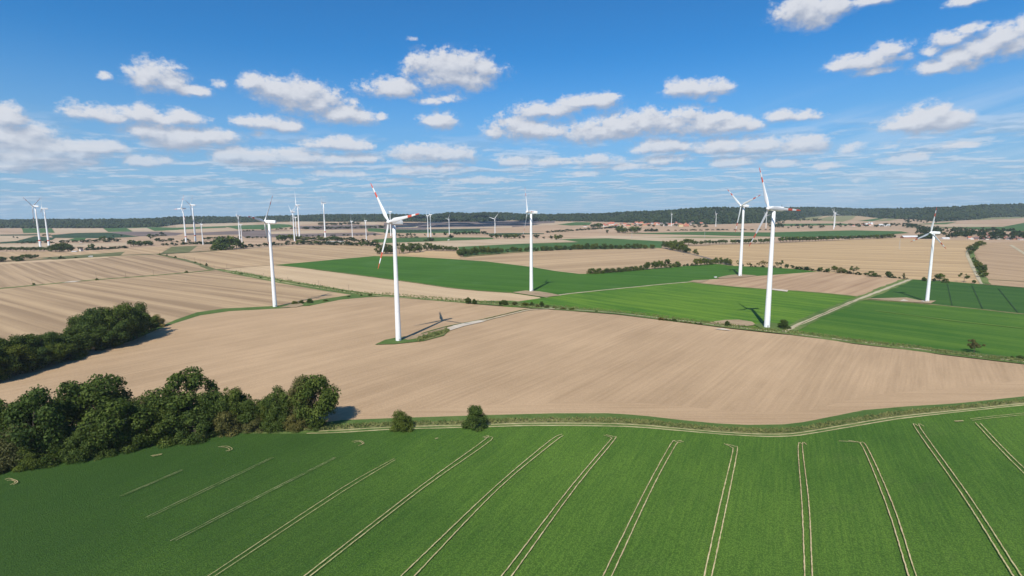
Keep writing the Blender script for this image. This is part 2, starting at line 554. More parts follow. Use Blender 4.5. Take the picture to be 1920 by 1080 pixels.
M['olive'] = soil('olive_stubble', (0.115, 0.125, 0.05), (0.17, 0.17, 0.075), A_F, 30, 8, 600, (0.6, 0.3, 0.3), 0.3, 0.2)

# ------------------------------------------------------------------ ground and fields
xs, ys = [-9000, 9000], [-400, YB, YE, 12000]
mesh_obj('ground', [(x, y, terr(y)) for y in ys for x in xs], [(2 * i, 2 * i + 1, 2 * i + 3, 2 * i + 2) for i in range(3)], M['ground'])
bpy.data.objects['ground']['kind'] = 'structure'
LIFT = [0.10]


def sheet(name, pts2, m, lift=None, kind='structure'):
    """flat polygon of world (x, y) points laid on the terrain"""
    if lift is None:
        LIFT[0] += 0.012
        lift = LIFT[0]
    vs_ = [Vector((p[0], p[1], 0)) for p in pts2]
    tris = tessellate_polygon([vs_])
    bm = bmesh.new()
    bv = [bm.verts.new(v) for v in vs_]
    for t in tris:
        try:
            bm.faces.new([bv[i] for i in t])
        except ValueError:
            pass
    for yy in (YB, YE):
        bmesh.ops.bisect_plane(bm, geom=bm.verts[:] + bm.edges[:] + bm.faces[:], plane_co=(0, yy, 0), plane_no=(0, 1, 0))
    for v in bm.verts:
        v.co.z = terr(v.co.y) + lift
    bmesh.ops.recalc_face_normals(bm, faces=bm.faces[:])
    for f in bm.faces:
        if f.normal.z < 0:
            f.normal_flip()
    me = bpy.data.meshes.new(name)
    bm.to_mesh(me)
    bm.free()
    me.materials.append(m)
    o = link(bpy.data.objects.new(name, me))
    o['kind'] = kind
    return o


def field(name, px, m, lift=None, wob=0.0):
    pts = []
    n = len(px)
    for i in range(n):
        a, b = gp(*px[i]), gp(*px[(i + 1) % n])
        seg = max(1, min(12, int((b - a).length / 25))) if wob else 1
        nrm = Vector((-(b - a).y, (b - a).x, 0)).normalized()
        for k in range(seg):
            q = a.lerp(b, k / seg)
            if wob and k:
                q = q + nrm * RND.uniform(-wob, wob)
            pts.append((q.x, q.y))
    return sheet(name, pts, m, lift)


def cr(pts, n=6):
    """Catmull-Rom through 2-D points"""
    out = []
    P = [pts[0]] + list(pts) + [pts[-1]]
    for i in range(1, len(P) - 2):
        for k in range(n):
            t = k / n
            q = []
            for c in range(2):
                a, b, d, e = P[i - 1][c], P[i][c], P[i + 1][c], P[i + 2][c]
                q.append(0.5 * ((2 * b) + (-a + d) * t + (2 * a - 5 * b + 4 * d - e) * t * t + (-a + 3 * b - 3 * d + e) * t ** 3))
            out.append(tuple(q))
    out.append(tuple(pts[-1]))
    return out


def strip(name, px, width, m, lift=None, w2=None, wob=0.0, smooth=5, step=None, off=0.0, gaps=None):
    """ribbon of given width (metres) along photo points"""
    line = cr([gp(*p).to_2d() for p in px], smooth) if smooth > 1 else [tuple(gp(*p).to_2d()) for p in px]
    line = [Vector(p) for p in line]
    if step:
        out = [line[0]]
        for a, b in zip(line, line[1:]):
            k = max(1, int((b - a).length / step))
            out += [a.lerp(b, (i + 1) / k) for i in range(k)]
        line = out
    if lift is None:
        LIFT[0] += 0.012
        lift = LIFT[0]
    L, R_ = [], []
    n = len(line)
    for i, p in enumerate(line):
        d = (line[min(n - 1, i + 1)] - line[max(0, i - 1)])
        d = d.normalized() if d.length > 1e-6 else Vector((1, 0))
        nr = Vector((-d.y, d.x))
        w = width if w2 is None else width + (w2 - width) * i / (n - 1)
        L.append(p + nr * (off + w / 2 * (1 + RND.uniform(-wob, wob))))
        R_.append(p + nr * (off - w / 2 * (1 + RND.uniform(-wob, wob))))
    v = [(q.x, q.y, terr(q.y) + lift) for q in L + R_]
    f = [(n + i, n + i + 1, i + 1, i) for i in range(n - 1) if not (gaps and gaps(i / (n - 1)))]
    o = mesh_obj(name, v, f, m)
    o['kind'] = 'structure'
    return o


BROWN_LOW = [(600, 800), (640, 791), (740, 787), (893, 782), (1040, 778), (1140, 778), (1210, 783), (1280, 791), (1340, 797), (1400, 800), (1470, 799), (1530, 792), (1580, 780), (1620, 772), (1700, 765), (1800, 759), (1920, 746), (2020, 735)]
CROP_TOP = [(-60, 893), (0, 883), (100, 863), (180, 853), (280, 840), (380, 825), (447, 816), (560, 817), (640, 815), (740, 809), (893, 805), (1000, 802), (1140, 803), (1210, 806), (1280, 812), (1380, 820), (1480, 822), (1580, 807), (1680, 790), (1780, 778), (1920, 763), (2020, 753)]
BROWN_TOP = [(-80, 755), (0, 722), (60, 698), (130, 672), (190, 655), (250, 635), (315, 608), (370, 593), (430, 584), (510, 579), (580, 575), (640, 562), (700, 558), (740, 558), (800, 562), (880, 571), (940, 576), (1000, 580), (1060, 584), (1160, 592), (1240, 602), (1320, 612), (1380, 620), (1440, 627), (1480, 630), (1560, 640), (1600, 647), (1660, 654), (1720, 660), (1760, 667), (1860, 679), (1920, 686), (2020, 698)]

# far band (ordered back to front)
FAR = [
    ('ftan', [(-100, 427), (500, 417), (1000, 415), (1500, 414), (2020, 406), (2020, 470), (1000, 480), (-100, 492)]),
    ('fgreen', [(41, 428), (97, 428), (103, 436.5), (44, 437)]),
    ('fpale', [(100, 428), (190, 427), (202, 435), (140, 436), (103, 437)]),
    ('fgreen', [(192, 427), (300, 426), (330, 427), (335, 431), (290, 433), (203, 435)]),
    ('fpale', [(238, 428), (275, 427), (291, 433.5), (250, 434.5)]),
    ('fdgreen', [(0, 440), (70, 439), (70, 441.5), (0, 442)]),
    ('fdgreen', [(95, 441), (140, 437), (205, 436), (235, 440), (262, 444), (190, 447), (100, 446)]),
    ('fdark', [(203, 436), (240, 434), (300, 434.5), (345, 437), (330, 442), (262, 443), (235, 440)]),
    ('fdgreen', [(0, 454), (30, 452), (66, 443), (104, 446), (98, 450), (56, 455), (0, 457)]),
    ('fpale', [(0, 442), (66, 442), (30, 452), (0, 453)]),
    ('fpale', [(95, 452), (125, 447), (132, 447), (122, 453), (96, 455)]),
    ('fgreen', [(128, 450), (142, 446), (162, 446), (158, 451), (140, 452)]),
    ('fpale', [(-60, 459), (120, 457), (240, 455), (236, 461), (0, 465), (-60, 466)]),
    ('fgreen', [(285, 428), (420, 424), (425, 427), (320, 431), (290, 432)]),
    ('fpale', [(330, 422), (400, 419), (480, 418), (480, 421), (420, 424), (330, 427)]),
    ('fpale', [(315, 432), (440, 428.5), (445, 431), (400, 434), (322, 435)]),
    ('fgreen', [(418, 424), (540, 419.5), (552, 425), (500, 430), (445, 430)]),
    ('fpale', [(505, 419), (575, 414.5), (600, 417.5), (560, 422), (540, 421)]),
    ('fdark', [(345, 438), (460, 432), (560, 432.5), (640, 436), (560, 440), (440, 440), (350, 441)]),
    ('fpale', [(505, 434), (640, 431), (658, 435), (560, 440), (505, 440)]),
    ('fdark', [(450, 440), (700, 436), (720, 440), (640, 443), (460, 446)]),
    ('fdark', [(560, 424), (700, 421), (720, 423), (720, 428), (600, 431), (560, 429)]),
    ('fpale', [(672, 418), (690, 415.5), (716, 418), (702, 422), (680, 422)]),
    ('fgreen', [(688, 428), (760, 430), (900, 432), (900, 437), (740, 437), (690, 434)]),
    ('fdark', [(720, 418), (800, 418), (960, 414), (1040, 414), (1040, 420), (960, 426), (860, 432), (720, 430)]),  # band under cloud shadow, the shade put into its field colour
    ('fpale', [(743, 424.5), (785, 424), (782, 427), (748, 427)]),
    ('fpale', [(800, 427), (900, 426), (960, 424), (960, 427), (860, 429), (800, 429)]),
    ('fdgreen', [(720, 432), (900, 429), (900, 433), (720, 437)]),
    ('fpale', [(1000, 420), (1080, 416), (1078, 418), (1040, 422), (1000, 423)]),
    ('fgreen', [(1045, 421), (1080, 416.5), (1110, 417), (1105, 422), (1070, 423)]),
    ('fgreen', [(720, 447), (800, 445), (920, 445.5), (928, 448.5), (800, 453), (720, 456)]),
    ('fgreen', [(700, 449), (760, 447), (760, 454), (705, 455)]),
    ('fdgreen', [(900, 438), (960, 437), (1020, 437.5), (1020, 439), (930, 441)]),
    ('fpale', [(705, 457), (800, 454), (940, 448), (1080, 448), (1080, 453), (960, 458), (860, 463), (710, 469)]),
    ('fgreen', [(858, 463), (960, 458), (1085, 454), (1050, 449), (1100, 447), (1140, 447), (1200, 450), (1245, 452), (1240, 466), (960, 476), (870, 482)]),
    ('fpale', [(1060, 448), (1140, 442), (1320, 442), (1440, 446), (1440, 455), (1290, 458), (1250, 453), (1140, 447)]),
    ('folive', [(1200, 445), (1320, 443.5), (1440, 446), (1330, 447)]),
    ('fgreen', [(1165, 438), (1320, 434.5), (1440, 436), (1600, 432), (1690, 434), (1705, 437), (1640, 442), (1500, 445), (1400, 443), (1300, 440.5)]),
    ('folive', [(1525, 413), (1555, 406), (1606, 404), (1598, 411), (1580, 416)]),
    ('folive', [(1490, 413), (1500, 409), (1545, 405), (1528, 412)]),
    ('fgreen', [(1445, 420), (1580, 419), (1600, 422), (1450, 424)]),
    ('fgreen', [(1608, 414.5), (1645, 409.5), (1660, 409.5), (1636, 415)]),
    ('folive', [(1640, 415), (1672, 408.5), (1690, 410), (1664, 414.5)]),
    ('fpale', [(1690, 425), (1790, 420), (1880, 422), (1840, 425)]),
    ('fgreen', [(1705, 421), (1795, 416), (1775, 420.5)]),
    ('folive', [(1800, 411), (1850, 408), (1920, 407), (1920, 409), (1830, 413)]),
    ('fgreen', [(1690, 427), (1880, 425.5), (1920, 418), (2000, 410), (2000, 433), (1890, 434), (1800, 428)]),
]
for mn, px in FAR:
    field('field', px, M[mn])

field('field', [(-60, 474), (90, 472), (160, 472), (240, 466), (320, 462), (300, 477), (200, 482), (100, 486), (-60, 493)], M['H'])
field('grass_verge', [(70, 484), (200, 475), (235, 472), (225, 480), (100, 487)], M['olive'])
field('field', [(322, 463), (372, 461), (355, 473.5), (300, 477)], M['olive'])
field('field', [(371, 461), (402, 461), (402, 471), (354, 474)], M['F'])
field('field', [(-80, 499), (60, 491), (200, 482), (295, 477), (310, 479), (345, 488), (400, 506), (300, 516), (180, 526), (60, 537), (-80, 548)], M['F'])
field('field', [(-80, 498), (60, 490), (200, 481.5), (205, 483.5), (110, 490), (-80, 500)], M['pale'])
field('field', [(305, 478), (420, 470), (560, 461), (640, 457.5), (706, 463), (716, 480), (600, 490), (517, 498), (420, 506), (400, 505), (345, 487)], M['H'])
field('field', [(742, 477), (800, 471), (856, 471.5), (864, 483), (860, 488), (740, 483), (700, 482), (716, 476)], M['N'])
field('field', [(858, 487), (880, 482), (960, 475), (1050, 469), (1150, 467), (1230, 465), (1250, 467), (1300, 476), (1334, 486), (1300, 498), (1200, 507), (1110, 516), (1080, 516), (960, 499)], M['L'])
field('field', [(1262, 467), (1295, 463), (1340, 460), (1440, 457), (1560, 452), (1680, 446.5), (1750, 450), (1832, 451), (1818, 464), (1814, 475), (1824, 500), (1842, 534), (1780, 530), (1710, 526), (1600, 516), (1530, 512), (1440, 503), (1380, 502), (1370, 495), (1330, 485), (1300, 476)], M['N'])
field('field', [(1836, 456), (2000, 450), (2000, 546), (1920, 540), (1845, 534), (1846, 505), (1830, 480), (1825, 474)], M['R'])
field('field', [(-160, 575), (0, 542), (60, 536), (140, 530), (180, 525), (240, 521), (350, 511), (400, 507), (440, 514), (520, 529), (600, 543), (668, 555), (600, 566), (520, 578), (420, 586), (310, 612), (140, 690), (-160, 790)], M['E'])
field('field', [(420, 506), (480, 500), (515, 497), (580, 504), (640, 512), (700, 520), (780, 531), (840, 540), (900, 546), (960, 550), (1010, 556), (1015, 562), (960, 568), (880, 568), (790, 562), (700, 554), (600, 539), (520, 526), (440, 510)], M['pale'])
field('field', [(515, 497.5), (600, 490), (700, 481), (760, 481.5), (820, 485), (860, 487.5), (910, 491), (960, 497), (1000, 502), (1040, 509), (1085, 514.5), (1110, 514), (1200, 507), (1280, 500), (1340, 495), (1370, 499), (1440, 502), (1500, 506), (1540, 511), (1440, 520), (1350, 523), (1300, 530), (1150, 545), (1022, 560), (960, 551), (900, 547), (840, 541), (780, 532), (700, 521), (640, 513), (580, 505)], M['B'])
field('field', [(940, 577), (960, 568), (1022, 559), (1060, 553), (1130, 546), (1200, 539), (1290, 530), (1360, 537), (1440, 544), (1480, 546), (1560, 553), (1625, 560), (1560, 590), (1475, 626), (1380, 614), (1280, 603), (1160, 587), (1060, 579)], M['C'])
field('field', [(1288, 530), (1330, 525), (1440, 517), (1530, 510.5), (1600, 515), (1660, 520), (1694, 523), (1622, 560), (1560, 552), (1480, 545.5), (1440, 543.5), (1360, 537)], M['O'])
field('field', [(1700, 524), (1780, 529), (1840, 534), (2020, 549), (2020, 604), (1880, 586), (1820, 579), (1760, 574), (1720, 570), (1680, 566), (1615, 563)], M['P'])
field('field', [(1612, 563), (1680, 566), (1740, 572), (1820, 580), (1920, 591), (2020, 603), (2020, 690), (1920, 675), (1820, 663), (1720, 654), (1600, 639), (1480, 626)], M['Q'])
field('field', [(-200, 900)] + BROWN_TOP + BROWN_LOW[::-1] + [(480, 812), (300, 850)], M['main'])
field('field', [p for p in BROWN_LOW if 640 <= p[0] < 1930] + [(x, y - h_) for (x, y), h_ in zip([p for p in BROWN_LOW if 640 <= p[0] < 1930][::-1], [30, 30, 28, 26, 24, 22, 22, 24, 26, 26, 24, 22, 20, 18, 14, 8, 2])], M['headland'], wob=0.6)
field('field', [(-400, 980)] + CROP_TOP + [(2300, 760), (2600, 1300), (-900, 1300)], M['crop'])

# verge between the tilled field and the foreground crop: mown grass, scrub and two wheel tracks
field('grass_verge', [(560, 806)] + BROWN_LOW + [p for p in CROP_TOP[::-1] if p[0] > 400], M['verge'])
mid = lambda k: [((1 - k) * b[0] + k * c[0], (1 - k) * b[1] + k * c[1]) for b, c in zip(VB, VC)]
xsn = [575, 640, 740, 893, 1000, 1140, 1210, 1280, 1380, 1480, 1580, 1680, 1780, 1920, 2020]
itp = lambda L, x: float(np.interp(x, [p[0] for p in L], [p[1] for p in L]))
VB = [(x, itp(BROWN_LOW, x)) for x in xsn]
VC = [(x, itp(CROP_TOP, x)) for x in xsn]
field('grass_verge', cr(mid(0.02), 4) + cr(mid(0.42), 4)[::-1], M['grass'])
field('grass_verge', cr(mid(0.42), 4) + cr(mid(0.70), 4)[::-1], M['scrub'], wob=1.0)
strip('wheel_track', mid(0.97), 0.7, M['track'], wob=0.4, step=4)
strip('wheel_track', mid(0.78), 0.7, M['track'], wob=0.4, step=4)
field('grass_verge', [(-60, 893), (0, 883), (100, 863), (180, 853), (280, 840), (380, 825), (447, 816), (560, 817), (600, 812), (560, 806), (440, 806), (300, 826), (180, 842), (60, 860), (-60, 880)], M['verge'], wob=1.0)

# verges and lanes of the middle ground
field('grass_verge', [(300, 614), (330, 601), (370, 587), (420, 580), (516, 575), (560, 570), (600, 563), (660, 554), (720, 556), (640, 563), (590, 573), (540, 579), (430, 585), (375, 593), (315, 612), (250, 640), (190, 660), (180, 652), (240, 630)], M['grass'], wob=0.8)
field('grass_verge', [(396, 504), (440, 509), (480, 516), (520, 524), (600, 537), (650, 545), (700, 552), (790, 560), (880, 566), (960, 565), (1005, 571), (1060, 577), (1160, 586), (1280, 602), (1340, 609), (1475, 624), (1560, 634), (1720, 653), (1820, 662), (1920, 674), (2020, 688), (2020, 697), (1920, 685), (1760, 666), (1600, 646), (1480, 629), (1320, 611), (1160, 591), (1000, 579), (880, 570.5), (740, 559), (665, 555), (600, 545), (520, 531), (440, 515)], M['verge'], wob=0.8)
strip('farm_track', [(400, 507), (440, 512), (520, 528), (600, 541), (700, 555), (790, 561), (880, 568), (960, 573), (1010, 577)], 2.2, M['track'], wob=0.3, step=8)
strip('farm_track', [(1010, 577), (1060, 581), (1160, 589), (1320, 608), (1470, 626)], 2.0, M['path'], wob=0.3, step=8)
strip('farm_track', [(1470, 625), (1560, 637), (1660, 649), (1800, 666), (1920, 681), (2020, 692)], 2.6, M['path'], wob=0.35, step=7, gaps=lambda t: int(t * 23) % 3 == 0)
strip('grass_verge', [(-80, 549), (0, 542), (60, 536.5), (180, 525.5), (300, 516.5), (400, 507)], 11, M['verge'], wob=0.2, step=20)
strip('grass_verge', [(295, 477), (345, 488), (372, 496), (400, 507)], 12, M['olive'], wob=0.2, step=20)
strip('grass_verge', [(-60, 493), (60, 488), (180, 481), (300, 476.8), (410, 470)], 9, M['verge'], wob=0.2)
strip('farm_track', [(-60, 492), (60, 487), (180, 480), (300, 476), (410, 469.5), (480, 466)], 4, M['road'])
field('farm_track', [(116, 531), (135, 528), (152, 527.5), (140, 530)], M['chalk'])
strip('grass_verge', [(400, 506), (480, 500), (517, 497.5)], 6, M['mud'])
strip('farm_track', [(1022, 559), (1060, 553), (1130, 545.5), (1200, 538.5), (1250, 533.5), (1300, 529.5)], 4.5, M['path'], wob=0.25, step=10)
strip('grass_verge', [(1295, 530.5), (1360, 537.5), (1440, 544), (1480, 546), (1560, 552.5), (1622, 559.5)], 6, M['verge'], wob=0.3, step=12)
strip('grass_verge', [(1466, 626), (1513, 603), (1570, 579), (1600, 566), (1632, 554), (1700, 526)], 13, M['verge'], w2=15, wob=0.2, step=12)
strip('farm_track', [(1470, 625), (1480, 619), (1513, 604), (1570, 579.5), (1600, 566.5), (1632, 554), (1707, 525)], 4.2, M['path'], w2=5.2, wob=0.25, step=9)
strip('grass_verge', [(1490, 617), (1514, 604), (1570, 579.5), (1600, 566.5)], 1.0, M['scrub'], wob=0.5, step=6)
strip('grass_verge', [(1612, 563), (1680, 567), (1740, 572), (1820, 580), (1920, 591), (2020, 603)], 5, M['scrub'], wob=0.5, step=10)
strip('farm_track', [(1842, 534), (1828, 508), (1818, 488), (1813, 476), (1820, 464), (1838, 456)], 6, M['path'], wob=0.2)
strip('grass_verge', [(1850, 534), (1836, 508), (1825, 486), (1823, 474), (1834, 462), (1846, 455)], 8, M['verge'], wob=0.3)
strip('farm_track', [(1895, 460), (1920, 476), (1960, 500)], 7, M['path'])
strip('grass_verge', [(1845, 525), (1920, 529), (2000, 533)], 4, M['olive'])
strip('road', [(1241, 465), (1262, 470), (1300, 478), (1334, 487), (1372, 498)], 6, M['road'])
strip('road', [(430, 469), (560, 458), (640, 456), (720, 461)], 8, M['path'])
strip('grass_verge', [(870, 482), (960, 474), (1050, 469), (1150, 467), (1230, 465.5)], 14, M['scrub'], wob=0.2, step=30)
strip('grass_verge', [(1290, 461), (1440, 457), (1560, 451.5), (1680, 446)], 12, M['mud'], wob=0.2)
# thin light line in the right crop, faint wheelings in the deep green one
strip('crop_line', [(1640, 584), (1700, 592), (1800, 605), (1920, 618)], 2.4, soil('yellow_weeds', (0.11, 0.20, 0.03), (0.19, 0.27, 0.05), A_C), wob=0.4, step=6)
for a, b in (((1776, 533), (1785, 575)), ((1822, 536), (1842, 581)), ((1872, 543), (1908, 588))):
    strip('wheel_track', [a, b], 0.8, M['fdgreen'], wob=0.3, step=10)
strip('grass_verge', [(517, 498), (580, 504.6), (640, 512.4), (700, 520.6), (780, 531.6), (840, 540.6), (900, 546.6), (960, 550.6)], 3.0, M['scrub'], wob=0.5, step=9)
strip('grass_verge', [(600, 489.8), (700, 480.8), (760, 481.3), (820, 484.8), (860, 487.3), (910, 490.8), (960, 496.8), (1000, 501.8), (1040, 508.8), (1085, 514.3)], 3.0, M['track'], wob=0.5, step=12)
# turbine pads
field('turbine_pad', [(703, 649), (722, 640), (747, 635), (790, 630), (835, 617), (845, 620), (832, 632), (795, 642), (740, 648)], M['grass'], wob=0.6)
field('turbine_pad', [(748, 636), (790, 629), (835, 616), (842, 620), (800, 634), (765, 640)], M['mud'], wob=0.6)
field('turbine_pad', [(785, 640), (800, 632), (842, 619), (834, 630), (800, 640)], M['scrub'], wob=0.8)
field('farm_track', [(828, 622), (850, 613), (885, 605), (922, 600), (905, 606), (870, 614), (845, 622)], M['chalk'], wob=0.8)
strip('farm_track', [(790, 628), (840, 614), (900, 602), (955, 589), (990, 581.5), (1030, 579.5)], 1.6, M['grass'], wob=0.4, step=4)
strip('farm_track', [(905, 604), (957, 591.5), (992, 583.5), (1040, 581)], 3.0, M['path'], wob=0.3, step=5)
field('turbine_pad', [(525, 579), (545, 573), (565, 571), (570, 574), (555, 578)], M['mud'], wob=0.5)
field('turbine_pad', [(960, 550), (985, 546.5), (1010, 548), (1035, 552), (1052, 556), (1020, 559)], M['mud'], wob=1.0)
field('turbine_pad', [(1345, 522), (1370, 517), (1390, 516), (1420, 518), (1400, 521), (1350, 524)], M['mud'], wob=1.0)
field('turbine_pad', [(1290, 530), (1300, 527), (1330, 526), (1316, 531)], M['mud'], wob=1.0)
field('turbine_pad', [(1335, 606), (1360, 602.5), (1385, 602), (1410, 606), (1418, 612), (1400, 614), (1360, 612), (1325, 608)], M['mud'], wob=2.2)
field('turbine_pad', [(1412, 611), (1440, 607), (1476, 612), (1466, 623), (1430, 620)], M['grass'], wob=0.8)
field('turbine_pad', [(1448, 543), (1478, 546), (1476, 549), (1447, 545.5)], M['chalk'])
field('turbine_pad', [(1622, 562), (1660, 561), (1700, 560), (1722, 565), (1755, 566), (1745, 571), (1690, 567.5)], M['mud'], wob=1.0)
field('turbine_pad', [(1687, 566.5), (1694, 563.5), (1704, 566.5)], M['chalk'])
field('chalk_patch', [(1340, 620), (1355, 618.5), (1372, 623), (1360, 622)], M['chalk'])

# tramlines of the foreground crop
TR = [
    ([(405, 1080), (640, 923), (740, 866)], [(418, 1080), (640, 931), (741, 869)], 0.40),
    ([(583, 1080), (787, 920), (911, 829), (905, 826)], [(594, 1080), (797, 920), (920, 832), (908, 827)], 0.62),
    ([(762, 1080), (928, 920), (1030, 833), (1054, 820)], [(786, 1080), (938, 920), (1040, 834), (1056, 823)], 0.68),
    ([(948, 1080), (1070, 920), (1140, 836), (1146, 827), (1132, 822)], [(966, 1080), (1080, 920), (1151, 832), (1150, 825), (1136, 821)], 0.68),
    ([(1135, 1080), (1213, 920), (1258, 838), (1267, 834), (1278, 832)], [(1151, 1080), (1224, 920), (1266, 842), (1274, 836), (1282, 834)], 0.68),
    ([(1322, 1080), (1350, 952), (1373, 855), (1371, 845), (1357, 838)], [(1336, 1080), (1363, 950), (1382, 852), (1377, 843), (1362, 839)], 0.72),
    ([(1508, 1080), (1503, 950), (1496, 843), (1505, 840)], [(1522, 1080), (1516, 950), (1504, 842), (1512, 840)], 0.72),
    ([(1700, 1080), (1661, 953), (1617, 844), (1600, 835), (1572, 833)], [(1714, 1080), (1672, 950), (1625, 844), (1610, 836), (1590, 832)], 0.72),
    ([(1893, 1080), (1800, 930), (1715, 807), (1722, 805)], [(1908, 1080), (1815, 935), (1725, 808), (1732, 805)], 0.70),
    ([(2060, 1010), (1920, 895), (1828, 798)], [(2060, 995), (1920, 885), (1837, 799)], 0.68),
    ([(320, 1023), (470, 945), (628, 864)], [(330, 1022), (480, 943), (630, 865)], 0.30),
    ([(268, 981), (400, 917), (512, 863)], [(277, 980), (405, 918), (514, 864)], 0.33),
    ([(225, 938), (342, 887)], [(229, 938), (344, 888)], 0.28),
    ([(1818, 791), (1860, 786), (1930, 779), (2020, 772)], [(1822, 794), (1862, 789), (1930, 782.5), (2020, 775)], 0.5),
    ([(1788, 795), (1806, 794)], [(1790, 796), (1806, 795)], 0.8),
    ([(415, 843), (428, 843), (436, 848), (428, 852)], [(410, 844), (424, 845), (431, 849), (424, 852)], 0.5),
    ([(660, 834), (674, 832), (683, 837), (674, 841)], [(664, 836), (674, 834), (680, 838), (672, 842)], 0.5),
    ([(283, 861), (305, 857)], [(286, 862), (304, 858.5)], 0.6),
    ([(10, 906), (20, 904), (34, 910), (26, 916)], [(14, 908), (22, 907), (30, 911), (20, 916)], 0.6),
    ([(816, 828), (822, 827)], [(816, 829), (822, 828)], 0.6),
]
M['tram'] = soil('tramline_soil', (0.382, 0.300, 0.155), (0.615, 0.507, 0.284), 0.3, 3, 1.5, 8, (0.4, 0.4, 0.4), 1.4, 0.3)
M['tramf'] = soil('overgrown_tramline', (0.09, 0.13, 0.04), (0.36, 0.32, 0.19), 0.3, 3, 1.5, 5, (0.4, 0.4, 0.4), 1.4, 0.3)
M['tramd'] = soil('tramline_edge', (0.030, 0.060, 0.018), (0.065, 0.095, 0.030), 0.3, 3, 1.5, 8, (0.4, 0.4, 0.4), 1.4, 0.3)
TL = LIFT[0] + 0.02
rg = random.Random(3)
for a, b, w in TR:
    for ln in (a, b):
        if ln[0][1] == 1080:
            ln = [(ln[0][0] + (ln[0][0] - ln[1][0]) * 90 / (ln[0][1] - ln[1][1]), 1170)] + ln
        faint = w < 0.35
        ph = rg.random()
        if faint:
            strip('tramline', ln, 0.20, M['tramf'], lift=TL + 0.02, wob=0.5, step=1.1, smooth=4)
        else:
            strip('tramline', ln, w * 0.44, M['tram'], lift=TL + 0.02, wob=0.5, step=0.9, smooth=4)

# ------------------------------------------------------------------ hills and far forest
FOOT = [(-900, 437), (0, 428), (200, 428), (300, 426), (335, 421), (480, 417), (560, 415.5), (640, 416), (800, 416), (900, 416), (960, 413), (1000, 415.5), (1040, 415), (1130, 416), (1240, 420), (1340, 421), (1440, 418), (1490, 411), (1540, 405), (1605, 404.5), (1650, 409.5), (1720, 412), (1760, 416), (1830, 412), (1860, 408), (1920, 407), (2400, 402)]
CREST = [(-900, 419), (0, 412), (100, 411.5), (240, 411), (290, 409.5), (320, 406.5), (380, 406), (480, 407), (500, 405), (560, 404), (610, 402), (680, 402), (760, 402), (800, 403), (830, 400.5), (840, 398), (880, 400), (905, 398), (960, 399), (985, 402), (1040, 401.5), (1080, 401), (1130, 400), (1170, 397.5), (1200, 396), (1260, 394), (1290, 391.5), (1310, 389.5), (1340, 389), (1440, 389.5), (1490, 389), (1520, 388), (1570, 389.5), (1620, 391), (1680, 391), (1720, 390), (1800, 387.5), (1850, 383.5), (1920, 382.5), (2400, 384)]


def hill_cols():
    cols = []
    for px in np.arange(-700, 2500, 10):
        fy, cy_ = itp(FOOT, px), itp(CREST, px)
        b = gp(px, fy)
        dpt = b.y
        rows = []
        for t in (0, 0.2, 0.4, 0.6, 0.8, 1.0, 1.25, 1.6):
            yy = dpt + 750 * t
            if t <= 1:
                py = fy + (cy_ - fy) * (t ** 0.85)
                d = ray(px, py)
                q = Vector((0, 0, CAMZ)) + d * (yy / d.y)
                if t > 0:
                    q.z -= 9 * min(1, t * 3)
                else:
                    q.z -= 1.0
            else:
                d = ray(px, cy_)
                q = Vector((0, 0, CAMZ)) + d * (yy / d.y)
                q.z = rows[5].z - 40 * (t - 1)
            rows.append(q)
        cols.append(rows)
    return cols


HC = hill_cols()
nR = len(HC[0])
hv = [tuple(q) for c in HC for q in c]
hf = [(i * nR + j, (i + 1) * nR + j, (i + 1) * nR + j + 1, i * nR + j + 1) for i in range(len(HC) - 1) for j in range(nR - 1)]
M['forest_floor'] = plain('forest_floor', (0.035, 0.05, 0.025), 0.95, 0.3, 0.01)
tag(mesh_obj('hills', hv, hf, M['forest_floor'], smooth=True), kind='structure')


def leafy(name, lo, hi, hue=0.35, rough=0.7, nscale=3.0, transl=0.25, world=False):
    m, nt, b = mat(name)
    oi = nt.new('ShaderNodeObjectInfo')
    geo = nt.new('ShaderNodeNewGeometry')
    tc = geo.outputs['Position'] if world else nt.new('ShaderNodeTexCoord').outputs['Object']
    f = nt.noise(tc, nscale, 3, 0.6)
    f2 = nt.math('MULTIPLY_ADD', nt.math('SUBTRACT', geo.outputs['Random Per Island'], 0.5), 0.35, f)
    col = nt.ramp(f2, [(0.28, lo), (0.72, hi)])
    tint = nt.ramp(oi.outputs['Random'], [(0.0, (0.72, 0.82, 0.90)), (0.45, (1, 1, 1)), (0.8, (1.12, 1.06, 0.85)), (1.0, (1.45, 1.15, 0.75))])
    col = nt.mix(hue, col, nt.mix(1.0, col, tint, 'MULTIPLY'))
    nt.l.new(col, b.inputs['Base Color'])
    b.inputs['Roughness'].default_value = rough
    b.inputs['Specular IOR Level'].default_value = 0.1
    if transl:
        tr = nt.new('ShaderNodeBsdfTranslucent')
        nt.l.new(nt.mix(1.0, col, (1.2, 1.35, 0.6), 'MULTIPLY'), tr.inputs[0])
        mx = nt.new('ShaderNodeMixShader')
        mx.inputs[0].default_value = transl
        nt.l.new(b.outputs[0], mx.inputs[1])
        nt.l.new(tr.outputs[0], mx.inputs[2])
        out = m.node_tree.nodes['Material Output']
        nt.l.new(mx.outputs[0], out.inputs[0])
    return m


ICO = None


def ico():
    bm = bmesh.new()
    bmesh.ops.create_icosphere(bm, subdivisions=1, radius=1)
    v = np.array([x.co[:] for x in bm.verts])
    bm.verts.index_update()
    f = np.array([[q.index for q in x.verts] for x in bm.faces])
    bm.free()
    return v, f


